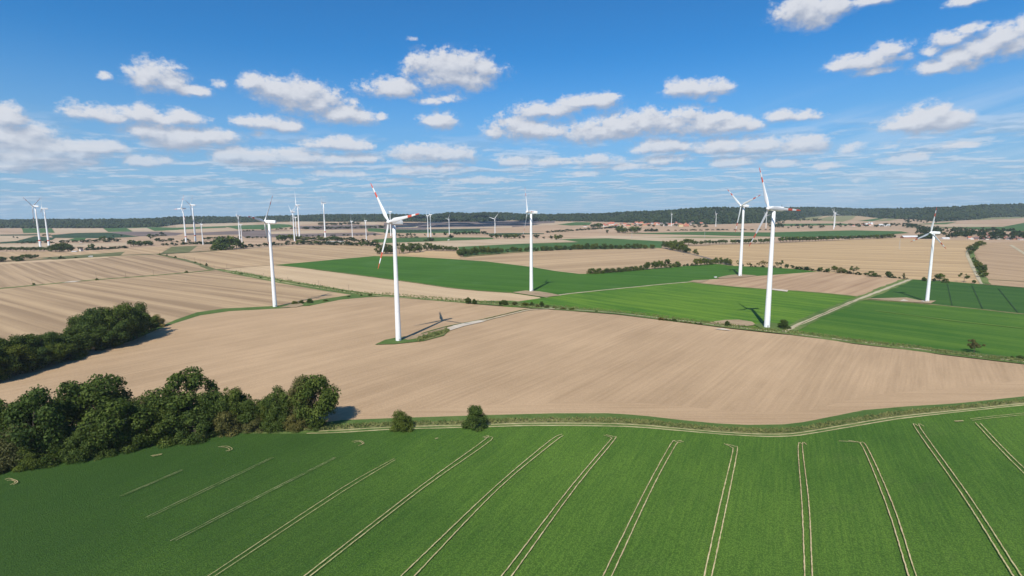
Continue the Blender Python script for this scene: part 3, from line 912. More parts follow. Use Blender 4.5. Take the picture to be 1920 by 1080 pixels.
def np_mesh(name, V, Fc, mats, fm=None):
    me = bpy.data.meshes.new(name)
    k = Fc.shape[1]
    me.vertices.add(len(V))
    me.vertices.foreach_set('co', np.ascontiguousarray(V, dtype=np.float32).ravel())
    me.loops.add(Fc.size)
    me.loops.foreach_set('vertex_index', Fc.astype(np.int32).ravel())
    me.polygons.add(len(Fc))
    me.polygons.foreach_set('loop_start', np.arange(0, Fc.size, k, dtype=np.int32))
    try:
        me.polygons.foreach_set('loop_total', np.full(len(Fc), k, dtype=np.int32))
    except Exception:
        pass
    for m in mats:
        me.materials.append(m)
    if fm is not None:
        me.polygons.foreach_set('material_index', np.asarray(fm, dtype=np.int32))
    me.update(calc_edges=True)
    me.validate()
    return me


M['far_leaf'] = leafy('far_forest_leaves', (0.007, 0.016, 0.008), (0.034, 0.050, 0.018), 0.0, 0.8, 1 / 70.0, 0.0, True)
rs = np.random.RandomState(5)
HA = np.array([[q[:] for q in c] for c in HC])


def forest(n):
    ci = rs.uniform(0, len(HC) - 1.001, n)
    rj = rs.uniform(0, 1, n) ** 0.8 * 6.2
    i, j = ci.astype(int), rj.astype(int)
    a, b = (ci - i)[:, None], (rj - j)[:, None]
    p = (HA[i, j] * (1 - a) + HA[i + 1, j] * a) * (1 - b) + (HA[i, j + 1] * (1 - a) + HA[i + 1, j + 1] * a) * b
    iv, if_ = ico()
    r = rs.uniform(4.5, 11.5, n)
    sz = np.stack([r, r, r * rs.uniform(0.8, 1.3, n)], 1)
    jit = rs.uniform(0.75, 1.25, (n, len(iv), 1))
    V = p[:, None, :] + iv[None] * sz[:, None, :] * jit + np.array([0, 0, 6.0])
    Fc = if_[None] + (np.arange(n) * len(iv))[:, None, None]
    return np_mesh('forest', V.reshape(-1, 3), Fc.reshape(-1, 3), [M['far_leaf']])


tag(link(bpy.data.objects.new('forest', forest(26000))), 'dark green beech forest covering the long ridge on the horizon', 'forest', kind='stuff')

# ------------------------------------------------------------------ trees
M['leaf'] = leafy('leaf_dark', (0.027, 0.049, 0.011), (0.089, 0.122, 0.023), 0.8, 0.6, 4.0, 0.22)
M['leaf_mid'] = leafy('leaf_mid', (0.036, 0.061, 0.013), (0.113, 0.146, 0.029), 0.8, 0.6, 4.0, 0.22)
M['leaf_dry'] = leafy('leaf_olive', (0.055, 0.062, 0.020), (0.150, 0.140, 0.048), 0.8, 0.6, 4.0, 0.22)
M['leaf_yel'] = leafy('leaf_yellow', (0.14, 0.12, 0.040), (0.30, 0.24, 0.085), 0.6, 0.6, 4.0, 0.22)
M['bark'] = plain('bark', (0.10, 0.08, 0.06), 0.9, 0.4, 12)


def crown_arrays(seed, nclump, nleaf, size, style):
    r = np.random.RandomState(seed)
    # clump centres in a crown of unit height, unit width
    C, Rr = [], []
    while len(C) < nclump:
        u = r.normal(size=3)
        u /= np.linalg.norm(u)
        rad = r.uniform(0.45, 1.0) ** 0.6
        if style == 'shrub':
            u[2] = abs(u[2]) * 1.05 - 0.05
            c = np.array([u[0] * 0.40 * rad, u[1] * 0.40 * rad, 0.06 + u[2] * 0.78 * rad])
        elif style == 'tall':
            t = r.uniform(0.12, 0.93)
            w = 0.40 * math.sin(PI * (0.12 + 0.86 * t) ** 0.85) + 0.03
            an = r.uniform(0, 2 * PI)
            q = r.uniform(0.3, 1) ** 0.5
            c = np.array([math.cos(an) * w * q, math.sin(an) * w * q, t])
        elif style == 'airy':
            c = np.array([u[0] * 0.42 * rad, u[1] * 0.42 * rad, 0.66 + u[2] * 0.28 * rad])
        elif style == 'mop':
            c = np.array([u[0] * 0.38 * rad, u[1] * 0.38 * rad, 0.60 + u[2] * 0.31 * rad])
        else:
            c = np.array([u[0] * 0.39 * rad, u[1] * 0.39 * rad, 0.53 + u[2] * 0.37 * rad])
        k = r.uniform(0.10, 0.19) * (0.8 if style in ('airy', 'tall') else 1.0)
        C.append(c)
        Rr.append(k)
    C, Rr = np.array(C), np.array(Rr)
    # lopsided outline: a few big lobes stick out
    lob = r.normal(size=(4, 3))
    lob /= np.linalg.norm(lob, axis=1)[:, None]
    cen = np.array([0, 0, 0.5])
    rel = C - cen
    nn = rel / (np.linalg.norm(rel, axis=1)[:, None] + 1e-6)
    bul = 1 + 0.20 * np.clip((nn @ lob.T - 0.6) / 0.4, 0, 1).max(1) - 0.06
    C = cen + rel * bul[:, None]
    C[:, 2] = np.clip(C[:, 2], 0.05, 0.93)
    w = Rr ** 2
    idx = r.choice(len(C), nleaf, p=w / w.sum())
    d = r.normal(size=(nleaf, 3))
    d[:, 2] += 0.25
    d /= np.linalg.norm(d, axis=1)[:, None]
    rad = Rr[idx] * r.uniform(0.55, 1.12, nleaf)
    P = C[idx] + d * rad[:, None] * np.array([1, 1, 0.85])
    nrm = d + r.normal(scale=0.55, size=(nleaf, 3))
    nrm /= np.linalg.norm(nrm, axis=1)[:, None]
    t1 = np.cross(nrm, r.normal(size=(nleaf, 3)))
    t1 /= np.linalg.norm(t1, axis=1)[:, None]
    t2 = np.cross(nrm, t1)
    s = size * r.uniform(0.6, 1.3, nleaf)[:, None]
    q = r.uniform(0.55, 1.0, nleaf)[:, None]
    V = np.stack([P - t1 * s, P + t2 * s * q, P + t1 * s, P - t2 * s * q], 1).reshape(-1, 3)
    Fc = np.arange(nleaf * 4).reshape(-1, 4)
    # normalise to unit width / unit height
    top = V[:, 2].max()
    wid = np.percentile(np.abs(V[:, :2]), 99.3)
    V[:, 2] /= top
    V[:, :2] *= 0.5 / wid
    lo = V[:, 2].min()
    if lo < 0:
        V[:, 2] = np.maximum(V[:, 2], 0.0)
    return V, Fc


def trunk_mb(seed, style, thick=0.022):
    r = random.Random(seed)
    mb = MB()
    h = {'shrub': 0.55, 'tall': 0.8}.get(style, 0.72)
    pts = [(0, 0, -0.02)]
    for k in range(1, 5):
        pts.append((r.uniform(-0.02, 0.02), r.uniform(-0.02, 0.02), h * k / 4))
    mb.tube(pts, [thick * 1.4, thick, thick * 0.8, thick * 0.55, thick * 0.2], 7)
    for k in range(6):
        z = r.uniform(0.25, 0.6)
        a = r.uniform(0, 2 * PI)
        e = (math.cos(a) * 0.3, math.sin(a) * 0.3, z + r.uniform(0.12, 0.25))
        m_ = (math.cos(a) * 0.13, math.sin(a) * 0.13, z + 0.05)
        mb.tube([(0, 0, z), m_, e], [thick * 0.5, thick * 0.35, thick * 0.1], 5)
    return mb


PROTO = {}


def proto(lod, style, var, leafm):
    key = (lod, style, var, leafm)
    if key in PROTO:
        return PROTO[key]
    seed = (hash(style) if False else {'round': 11, 'tall': 23, 'shrub': 37, 'airy': 53, 'mop': 71}[style]) + var * 7
    ncl, nl, sz = {'near': (38, 11500, 0.0175), 'mid': (34, 1500, 0.040), 'far': (18, 260, 0.085)}[lod]
    if style == 'airy':
        ncl, nl = ncl // 3, nl // 3
    V, Fc = crown_arrays(seed, ncl, nl, sz, style)
    if lod == 'far':
        tm = trunk_mb(seed, style, 0.03)
        n0 = len(V)
        tf = np.array([f for f in tm.f if len(f) == 4])
        V = np.concatenate([V, np.array(tm.v)])
        fm = [0] * len(Fc) + [1] * len(tf)
        Fc = np.concatenate([Fc, tf + n0])
        cm = np_mesh('tree_crown', V, Fc, [M[leafm], M['bark']], fm)
        PROTO[key] = (cm, None)
    else:
        cm = np_mesh('crown', V, Fc, [M[leafm]])
        tmb = trunk_mb(seed, style)
        tme = bpy.data.meshes.new('trunk')
        tme.from_pydata(tmb.v, [], tmb.f)
        tme.materials.append(M['bark'])
        PROTO[key] = (cm, tme)
    return PROTO[key]


TREES = []


def plant(p, h, w, style, leafm, label, cat, group=None, name=None, lod=None, now=False):
    d = p.y
    if cat == 'tree' and not now:
        TREES.append((p, h, w, style, leafm, label, cat, group))
        return None
    if lod is None:
        lod = 'near' if d < 620 else ('mid' if d < 1500 else 'far')
    c, t = proto(lod, style, RND.randrange(3 if lod != 'near' else 4), leafm)
    nm = name or {'bush': 'bush'}.get(cat, 'tree')
    rz = RND.uniform(0, 2 * PI)
    if t is None:
        o = link(bpy.data.objects.new(nm, c))
        o.location, o.rotation_euler, o.scale = p, (0, 0, rz), (w, w, h)
    else:
        o = empty(nm, p, rz, (w, w, h))
        link(bpy.data.objects.new('crown', c), o)
        link(bpy.data.objects.new('trunk', t), o)
    tag(o, label, cat, group)
    return o


def row(desc, group, items, cat='tree'):
    """items: (x, base_y, top_y, width_px, style, leaf[, label])"""
    items = sorted(items, key=lambda q: q[0])
    n = len(items)
    for i, it in enumerate(items):
        x, b, t, w, st, lf = it[:6]
        p = gp(x, b)
        h = height_at(p, t)
        fx = 1.0 if p.y < 620 else (1.16 if p.y < 1100 else 1.34)
        h *= 1.0 + (fx - 1.0) * 0.45
        w *= fx
        if lf == 'leaf' and p.y > 620 and RND.random() < 0.55:
            lf = 'leaf_mid'
        if len(it) > 6:
            lab = it[6]
        elif n == 1:
            lab = desc
        elif i == n - 1:
            lab = 'rightmost ' + cat + ' ' + desc
        else:
            lab = ('leftmost ' if i == 0 else ordinal(i + 1) + ' ') + cat + (' ' if i == 0 else ' from left ') + desc
        plant(p, h, w * m_per_px(p), st, lf, lab, cat, group)


def gen(x0, x1, n, b0, b1, h0, h1, wr=1.1, style='round', leaf='leaf', jx=0.35, jb=0.4):
    out = []
    for i in range(n):
        t = (i + 0.5 + RND.uniform(-jx, jx)) / n
        b = b0 + (b1 - b0) * t + RND.uniform(-jb, jb)
        h = RND.uniform(h0, h1)
        out.append((x0 + (x1 - x0) * t, b, b - h, h * wr * RND.uniform(0.85, 1.2), style if isinstance(style, str) else RND.choice(style), leaf if isinstance(leaf, str) else RND.choice(leaf)))
    return out


# --- near grove in front of the tilled field
G2 = [
    (-30, 850, 742, 90, 'round', 'leaf'), (15, 856, 748, 80, 'round', 'leaf'), (75, 866, 727, 108, 'round', 'leaf'), (190, 812, 695, 112, 'round', 'leaf'),
    (228, 846, 741, 112, 'round', 'leaf'), (272, 806, 734, 52, 'round', 'leaf'), (358, 812, 690, 112, 'tall', 'leaf'), (402, 810, 727, 70, 'round', 'leaf_mid'),
    (442, 806, 723, 56, 'round', 'leaf_mid'), (472, 805, 745, 62, 'round', 'leaf'), (527, 802, 725, 56, 'round', 'leaf_mid'), (572, 800, 697, 52, 'round', 'leaf_dry'),
    (596, 804, 704, 78, 'round', 'leaf_mid'), (312, 830, 768, 76, 'shrub', 'leaf_mid'), (368, 824, 764, 72, 'shrub', 'leaf_mid'), (422, 815, 766, 60, 'shrub', 'leaf_dry'),
    (480, 809, 772, 48, 'shrub', 'leaf_dry'), (520, 808, 764, 50, 'shrub', 'leaf_mid'), (560, 807, 772, 48, 'shrub', 'leaf_dry'), (592, 806, 776, 36, 'shrub', 'leaf_mid'),
    (140, 856, 792, 66, 'shrub', 'leaf'), (155, 864, 808, 58, 'shrub', 'leaf_mid'), (36, 876, 792, 72, 'shrub', 'leaf_dry'), (-6, 886, 822, 66, 'shrub', 'leaf_dry'),
    (62, 878, 836, 56, 'shrub', 'leaf_mid'), (104, 868, 800, 62, 'shrub', 'leaf'), (255, 842, 786, 62, 'shrub', 'leaf'), (200, 852, 800, 60, 'shrub', 'leaf'),
    (130, 820, 735, 70, 'round', 'leaf'), (300, 810, 752, 60, 'round', 'leaf'), (335, 815, 735, 70, 'round', 'leaf'), (60, 838, 742, 86, 'round', 'leaf'), (500, 803, 748, 44, 'round', 'leaf'),
]
row('in the near grove beside the foreground green crop', 'trees of the near grove', G2)
G1 = [
    (228, 646, 565, 66, 'round', 'leaf'), (257, 636, 566, 56, 'round', 'leaf'), (192, 652, 576, 62, 'round', 'leaf'), (164, 648, 582, 52, 'round', 'leaf'),
    (280, 624, 591, 34, 'round', 'leaf'), (294, 615, 588, 30, 'shrub', 'leaf_yel'), (208, 654, 600, 60, 'round', 'leaf'), (150, 668, 610, 62, 'round', 'leaf'),
    (120, 672, 618, 62, 'round', 'leaf'), (95, 680, 620, 56, 'round', 'leaf'), (70, 688, 625, 56, 'tall', 'leaf'), (45, 695, 628, 56, 'round', 'leaf'),
    (18, 702, 628, 62, 'round', 'leaf'), (-12, 712, 632, 64, 'round', 'leaf'), (246, 640, 602, 52, 'round', 'leaf'), (30, 706, 645, 62, 'round', 'leaf'),
    (100, 686, 640, 54, 'round', 'leaf'), (62, 698, 650, 52, 'round', 'leaf'), (0, 716, 660, 62, 'round', 'leaf'), (180, 660, 622, 46, 'round', 'leaf'), (216, 650, 610, 48, 'round', 'leaf'),
    (134, 675, 640, 44, 'shrub', 'leaf'), (-40, 725, 640, 70, 'round', 'leaf'),
]
row('in the dark grove left of the tilled field', 'trees of the left grove', G1)
row('', 'two round bushes on the verge', [
    (754, 807, 768, 47, 'shrub', 'leaf_mid', 'smaller green round bush on verge, left of the two'),
    (892, 804, 759, 52, 'shrub', 'leaf_mid', 'larger green round bush on verge, right of the two')], 'bush')
# --- middle ground
row('at the lane corner below the third nearest turbine', 'bushes on the lane', [
    (878, 571, 557, 12, 'round', 'leaf'), (890, 572, 560, 11, 'round', 'leaf'), (944, 573, 562, 20, 'shrub', 'leaf'), (965, 573, 565, 14, 'shrub', 'leaf_dry'),
    (985, 575, 566, 16, 'shrub', 'leaf_mid'), (997, 575, 565, 10, 'shrub', 'leaf'), (1016, 577, 565, 9, 'round', 'leaf'), (1008, 577, 570, 10, 'shrub', 'leaf_dry'),
    (1026, 578, 572, 12, 'shrub', 'leaf_dry'), (1040, 579, 574, 12, 'shrub', 'leaf_dry'), (1056, 581, 576, 14, 'shrub', 'leaf_dry'), (1072, 582, 577, 14, 'shrub', 'leaf_mid'), (1118, 586, 582, 7, 'shrub', 'leaf_mid')], 'bush')
row('in the dry scrub beside the striped green field', 'scrub bushes by the lane', gen(1232, 1318, 9, 600, 611, 4, 7, 2.0, 'shrub', ['leaf_dry', 'leaf_mid']), 'bush')
row('', None, [(1363, 613, 601, 12, 'shrub', 'leaf', 'small dark bush on bare soil left of a turbine foot')], 'bush')
row('', None, [(1469, 618, 599, 25, 'shrub', 'leaf', 'wide grey green bush right of a turbine foot by the track')], 'bush')
row('', None, [(1826, 664, 636, 26, 'airy', 'leaf_dry', 'thin bare looking tree on the verge of right green field')])
row('at the right edge by the lane beside the green crop', 'bushes at right edge', [(1912, 676, 666, 14, 'shrub', 'leaf'), (1898, 674, 667, 8, 'shrub', 'leaf'), (1888, 673, 668, 5, 'shrub', 'leaf'), (1931, 679, 668, 20, 'shrub', 'leaf')], 'bush')
row('on the verge right of the turbine with striped stubble', 'bushes by a turbine foot', [(553, 571, 564, 13, 'shrub', 'leaf_mid'), (565, 570, 562, 12, 'shrub', 'leaf'), (581, 569, 559, 13, 'shrub', 'leaf_mid'), (610, 566, 561, 10, 'shrub', 'leaf_mid'), (654, 558, 554, 7, 'shrub', 'leaf_mid'), (694, 556, 550, 7, 'shrub', 'leaf'), (678, 556, 552, 5, 'shrub', 'leaf')], 'bush')
row('along the grassy lane beside the pale soil strip', 'bushes along the lane', [(452, 515, 512, 8, 'shrub', 'leaf'), (489, 522, 519, 6, 'shrub', 'leaf'), (528, 529, 525.5, 5, 'shrub', 'leaf'), (560, 534, 530.5, 5, 'shrub', 'leaf'), (625, 544, 540.5, 5, 'shrub', 'leaf'), (642, 547, 543.5, 5, 'shrub', 'leaf')], 'bush')
row('along the track between the two striped stubble fields', 'bushes on the stubble track', [(64, 535.5, 530.5, 6, 'shrub', 'leaf'), (182, 526.5, 521.5, 5, 'shrub', 'leaf'), (350, 512.5, 507.5, 6, 'shrub', 'leaf')], 'bush')
row('on the diagonal lane between stubble fields', 'bushes on the diagonal lane', [(300, 478.5, 475, 3, 'shrub', 'leaf'), (313, 480, 477, 3, 'shrub', 'leaf'), (329, 484, 480, 4, 'shrub', 'leaf'), (366, 493.5, 490.5, 4, 'shrub', 'leaf'), (376, 497, 494.5, 3, 'shrub', 'leaf'), (387.5, 500, 493.5, 4, 'tall', 'leaf')], 'bush')
# hedge behind the central green field
row('in the dense hedge behind the central green field', 'hedge trees behind the green field', [
    (1110, 514, 503, 18, 'shrub', 'leaf'), (1124, 513, 503, 18, 'shrub', 'leaf'), (1138, 512, 502.5, 16, 'shrub', 'leaf'), (1150, 511, 502.5, 14, 'shrub', 'leaf'), (1162, 510.5, 501.5, 14, 'shrub', 'leaf'),
    (1173, 509.5, 500.5, 13, 'shrub', 'leaf'), (1184, 508.5, 499.5, 12, 'shrub', 'leaf'), (1193, 507.5, 498.5, 11, 'shrub', 'leaf'), (1202, 507, 497.5, 10, 'shrub', 'leaf'), (1213, 506, 491.5, 14, 'round', 'leaf'),
    (1228, 505, 490, 13, 'round', 'leaf'), (1238, 504, 488.5, 11, 'round', 'leaf'), (1251, 503, 486.5, 15, 'tall', 'leaf'), (1269, 501, 490.5, 17, 'shrub', 'leaf_mid'), (1282, 499.5, 495.5, 6, 'shrub', 'leaf'), (1288, 499, 494, 7, 'shrub', 'leaf'),
    (1298, 499, 493.5, 9, 'shrub', 'leaf'), (1308, 498.5, 484.5, 16, 'round', 'leaf'), (1321, 497.5, 484, 16, 'round', 'leaf'), (1333, 496.5, 487, 12, 'round', 'leaf'), (1342, 496, 483, 9, 'round', 'leaf_mid'), (1352, 495.5, 483, 9, 'round', 'leaf_mid'), (1362, 497, 484, 10, 'round', 'leaf_mid'), (1369, 497.5, 486, 7, 'round', 'leaf_mid')])
row('in the ragged hedgerow below the right stubble field', 'ragged hedgerow of small trees', [
    (1385, 500, 488, 8, 'airy', 'leaf_mid'), (1391, 500, 494, 6, 'shrub', 'leaf'), (1403, 501, 492, 7, 'airy', 'leaf_dry'), (1408, 501, 495, 6, 'shrub', 'leaf'), (1416, 501.5, 498, 6, 'shrub', 'leaf'), (1422, 501, 492.5, 7, 'airy', 'leaf_dry'),
    (1428, 501, 488, 8, 'airy', 'leaf_dry'), (1435, 501, 490, 8, 'airy', 'leaf_dry'), (1430, 502, 497, 8, 'shrub', 'leaf'), (1452, 502.5, 498, 8, 'shrub', 'leaf'), (1458, 502.5, 491, 8, 'airy', 'leaf_dry'), (1465, 503, 488.5, 10, 'airy', 'leaf_mid'), (1463, 503.5, 500, 8, 'shrub', 'leaf'),
    (1475, 503.5, 495, 7, 'round', 'leaf'), (1485, 504, 497, 7, 'round', 'leaf')] + gen(1490, 1535, 7, 505, 509, 4, 6, 1.9, 'shrub', 'leaf') + [
    (1512, 507, 500, 8, 'round', 'leaf'), (1538, 510, 501, 9, 'round', 'leaf'), (1548, 511, 506, 11, 'shrub', 'leaf'), (1552, 511.5, 503, 8, 'round', 'leaf'), (1564, 510, 498.5, 9, 'mop', 'leaf'), (1574, 513, 501.5, 12, 'round', 'leaf_dry'), (1583, 513, 504, 11, 'round', 'leaf'), (1592, 514, 508, 12, 'shrub', 'leaf')])
row('in the hedgerow corner left of the far right turbine', 'hedgerow corner trees', [
    (1600, 515, 499.5, 16, 'airy', 'leaf_mid'), (1608, 516, 510, 12, 'shrub', 'leaf'), (1623, 517, 511, 8, 'round', 'leaf'), (1634, 519.5, 508.5, 14, 'round', 'leaf_mid'), (1646, 520, 514, 14, 'shrub', 'leaf'), (1666, 521, 509, 13, 'round', 'leaf'),
    (1674, 522, 517, 12, 'shrub', 'leaf'), (1686, 523, 519, 7, 'shrub', 'leaf'), (1695, 524, 512, 6, 'airy', 'leaf_dry'), (1696, 524, 518, 5, 'shrub', 'leaf')])
row('beside the tower of the far right turbine', 'trees behind the right turbine', [(1733, 528, 519.5, 9, 'round', 'leaf'), (1751, 529, 521.5, 7, 'round', 'leaf'), (1761, 528, 513, 14, 'mop', 'leaf'), (1772, 531, 522, 11, 'shrub', 'leaf'), (1807, 530, 513, 14, 'airy', 'leaf'), (1826, 533, 525, 6, 'mop', 'leaf'), (1702, 525, 521, 5, 'shrub', 'leaf')])
row('along the gravel lane at the right edge', 'trees along the right lane', [
    (1840, 461, 452, 11, 'round', 'leaf_mid'), (1830, 465, 454, 10, 'round', 'leaf'), (1822, 474, 461, 13, 'round', 'leaf'), (1819, 478, 470, 6, 'round', 'leaf'), (1826, 488, 482, 7, 'round', 'leaf'), (1829, 495, 487, 8, 'round', 'leaf_mid'), (1833, 504, 491, 12, 'round', 'leaf_mid'),
    (1839, 512, 497, 15, 'round', 'leaf'), (1845, 510, 496, 8, 'round', 'leaf'), (1842, 521, 507, 14, 'round', 'leaf')])
# groves around the middle distance
row('in the tree row behind the nearest turbine', 'tree row behind nearest turbine', [
    (712, 477, 461, 14, 'round', 'leaf'), (724, 477, 458, 16, 'round', 'leaf'), (733, 476, 460, 11, 'round', 'leaf'), (749, 476, 456, 13, 'airy', 'leaf_mid'), (756, 476, 458, 9, 'round', 'leaf_mid'), (768, 474, 457, 14, 'round', 'leaf'), (778, 474, 458, 13, 'round', 'leaf'), (787, 473, 457, 11, 'round', 'leaf'),
    (800, 470, 456, 11, 'round', 'leaf'), (809, 469, 457, 9, 'round', 'leaf'), (817, 470, 459.5, 9, 'round', 'leaf'), (823, 470, 460.5, 8, 'round', 'leaf_mid'), (830, 470, 461, 9, 'round', 'leaf_mid'), (838, 470, 462, 8, 'round', 'leaf'), (845, 470.5, 462, 8, 'round', 'leaf'), (853, 471, 463.5, 9, 'round', 'leaf_mid'), (861, 479, 468, 10, 'round', 'leaf')])
row('in the tree row along the middle stubble field', 'tree row along the middle stubble', [(864, 481, 471, 10, 'round', 'leaf'), (869, 480.5, 465, 9, 'round', 'leaf_mid'), (876, 480, 468, 10, 'round', 'leaf'), (884, 479.5, 467, 9, 'round', 'leaf'), (892, 478.5, 464, 13, 'round', 'leaf'), (904, 478, 462.5, 12, 'round', 'leaf_mid'), (915, 477.5, 464, 10, 'round', 'leaf_mid'), (922, 477, 466, 8, 'round', 'leaf_mid'), (931, 476.5, 465, 11, 'round', 'leaf'), (940, 475, 466, 8, 'round', 'leaf_mid')]
    + gen(948, 1095, 18, 473.5, 468, 6, 10, 1.0, 'round', ['leaf', 'leaf', 'leaf_mid'], 0.3) + gen(1095, 1226, 14, 468, 466.5, 6.5, 11, 1.05, 'round', ['leaf', 'leaf', 'leaf_mid'], 0.3))
row('in the dense grove by the road junction', 'grove at the road junction', [(1247, 466, 453, 12, 'round', 'leaf'), (1256, 468, 453, 11, 'round', 'leaf'), (1264, 467, 451.5, 13, 'round', 'leaf_mid'), (1262, 470, 457, 11, 'round', 'leaf_mid'), (1272, 471, 455, 12, 'round', 'leaf_mid'), (1280, 472, 458, 12, 'round', 'leaf'), (1276, 469, 453, 10, 'round', 'leaf'), (1287, 474, 463, 14, 'round', 'leaf'), (1300, 474.5, 471.5, 4, 'shrub', 'leaf'), (1304, 477, 467.5, 6, 'round', 'leaf'), (1308, 478, 473, 4, 'shrub', 'leaf')])
row('in the avenue behind the right stubble field', 'avenue trees behind the stubble', gen(1282, 1318, 5, 460, 459.5, 7, 11, 1.0, 'mop', 'leaf') + [(1323, 458, 450.5, 6, 'mop', 'leaf'), (1330, 458, 450.5, 7, 'mop', 'leaf'), (1337, 458, 452, 5, 'mop', 'leaf_mid'), (1342, 458, 452, 4, 'mop', 'leaf_mid'), (1349, 457.5, 450, 6, 'mop', 'leaf'), (1355, 457.5, 450, 6, 'mop', 'leaf'), (1361, 457.5, 450, 6, 'mop', 'leaf'), (1373, 457.3, 450, 7, 'mop', 'leaf'), (1379, 457.2, 449.5, 6, 'mop', 'leaf'), (1385, 457, 450, 6, 'mop', 'leaf'), (1391, 457, 449, 6, 'mop', 'leaf'), (1397, 457, 448.5, 6, 'mop', 'leaf'), (1403, 457, 448, 7, 'mop', 'leaf'), (1409, 457, 448, 7, 'mop', 'leaf'), (1415, 457, 449.5, 6, 'mop', 'leaf'), (1426, 456.6, 448.5, 7, 'mop', 'leaf'), (1432, 456.5, 449, 6, 'mop', 'leaf'), (1438, 456, 448, 7, 'mop', 'leaf'), (1446, 455.5, 447, 8, 'mop', 'leaf')])
row('in the long avenue running to the white barn', 'avenue trees towards the barn', gen(1460, 1520, 10, 454.5, 453, 8, 9.5, 0.85, 'mop', 'leaf', 0.15, 0.2) + gen(1520, 1574, 10, 453, 450.5, 7.5, 9, 0.8, 'mop', 'leaf', 0.15, 0.2) + gen(1576, 1640, 13, 450.3, 448, 6.5, 8, 0.8, 'mop', 'leaf', 0.15, 0.2) + gen(1640, 1676, 8, 448, 446, 6, 8, 1.0, 'round', 'leaf', 0.2, 0.3))
# left
row('in the avenue at the far left edge', 'avenue at the left edge', gen(-4, 92, 15, 471.5, 471, 6.5, 8, 0.95, 'mop', 'leaf', 0.12, 0.15))
row('in the dense clump left of the white farmhouse', 'clump by the farmhouse', [(97, 472.5, 461, 12, 'round', 'leaf'), (105, 473, 459, 13, 'round', 'leaf'), (112, 473, 457.5, 12, 'round', 'leaf'), (120, 472.5, 456.5, 14, 'round', 'leaf'), (128, 472, 458, 12, 'round', 'leaf'), (134, 471.5, 462, 10, 'round', 'leaf')])
row('in the hedge right of the white farmhouse', 'hedge by the farmhouse', [(150, 468, 463.5, 7, 'round', 'leaf'), (172, 467.5, 457.5, 9, 'round', 'leaf')] + gen(158, 240, 13, 469.5, 465, 3.5, 5.5, 1.6, 'shrub', ['leaf', 'leaf_mid']))
row('on the grassy roadside at the lower far left', 'roadside trees far left', [(3, 491, 482, 13, 'round', 'leaf'), (-8, 491, 484, 10, 'shrub', 'leaf'), (25, 489, 481, 8, 'round', 'leaf'), (36, 489.5, 481, 11, 'shrub', 'leaf'), (46, 486, 477.5, 10, 'round', 'leaf_mid'), (57, 485.5, 477.5, 9, 'round', 'leaf_mid'), (67, 485, 478, 8, 'round', 'leaf_mid'), (114, 485.5, 480, 7, 'shrub', 'leaf'), (121, 485.5, 483, 4, 'shrub', 'leaf'), (142, 484, 481.5, 6, 'shrub', 'leaf'), (93, 484.5, 482.5, 5, 'shrub', 'leaf')])
row('in the small wood under the paired turbines', 'small wood under turbines', gen(243, 286, 7, 462.5, 460, 7, 12, 1.1, 'round', 'leaf') + [(305.5, 461.5, 456.5, 5, 'mop', 'leaf_mid'), (313.5, 461.5, 456, 6, 'mop', 'leaf'), (322, 461, 455, 7, 'mop', 'leaf'), (330, 460, 456, 6, 'shrub', 'leaf')])
row('in the big dark wood left of the striped turbine', 'big wood left of centre', [(405, 469, 455, 14, 'shrub', 'leaf'), (409, 467, 449, 14, 'round', 'leaf'), (418, 468, 446, 17, 'round', 'leaf'), (427, 467, 444.5, 17, 'round', 'leaf'), (436, 467, 446, 15, 'round', 'leaf'), (444, 467, 448, 15, 'round', 'leaf'), (452, 466.5, 452, 14, 'round', 'leaf'), (459, 466, 459, 10, 'shrub', 'leaf'), (414, 469, 456, 16, 'shrub', 'leaf'), (431, 468.5, 458, 16, 'shrub', 'leaf')])
row('in the hedge line under the row of far turbines', 'hedge line under far turbines', gen(335, 400, 8, 458.5, 457.5, 3.5, 5.5, 2.0, 'shrub', 'leaf') + gen(464, 560, 14, 464, 458.5, 4, 7, 1.2, 'round', ['leaf', 'leaf_mid']) + gen(560, 712, 20, 458.5, 462, 5, 8, 1.4, 'round', ['leaf', 'leaf_mid']))
row('in the wooded strip behind the roadside hedge', 'wooded strip behind the hedge', gen(518, 566, 7, 451, 451, 7, 10.5, 1.2, 'round', ['leaf', 'leaf_mid']) + gen(568, 660, 12, 452, 452, 5, 8.5, 1.4, 'round', ['leaf', 'leaf_mid']) + gen(660, 706, 5, 454, 458, 5, 8, 1.2, 'round', 'leaf'))
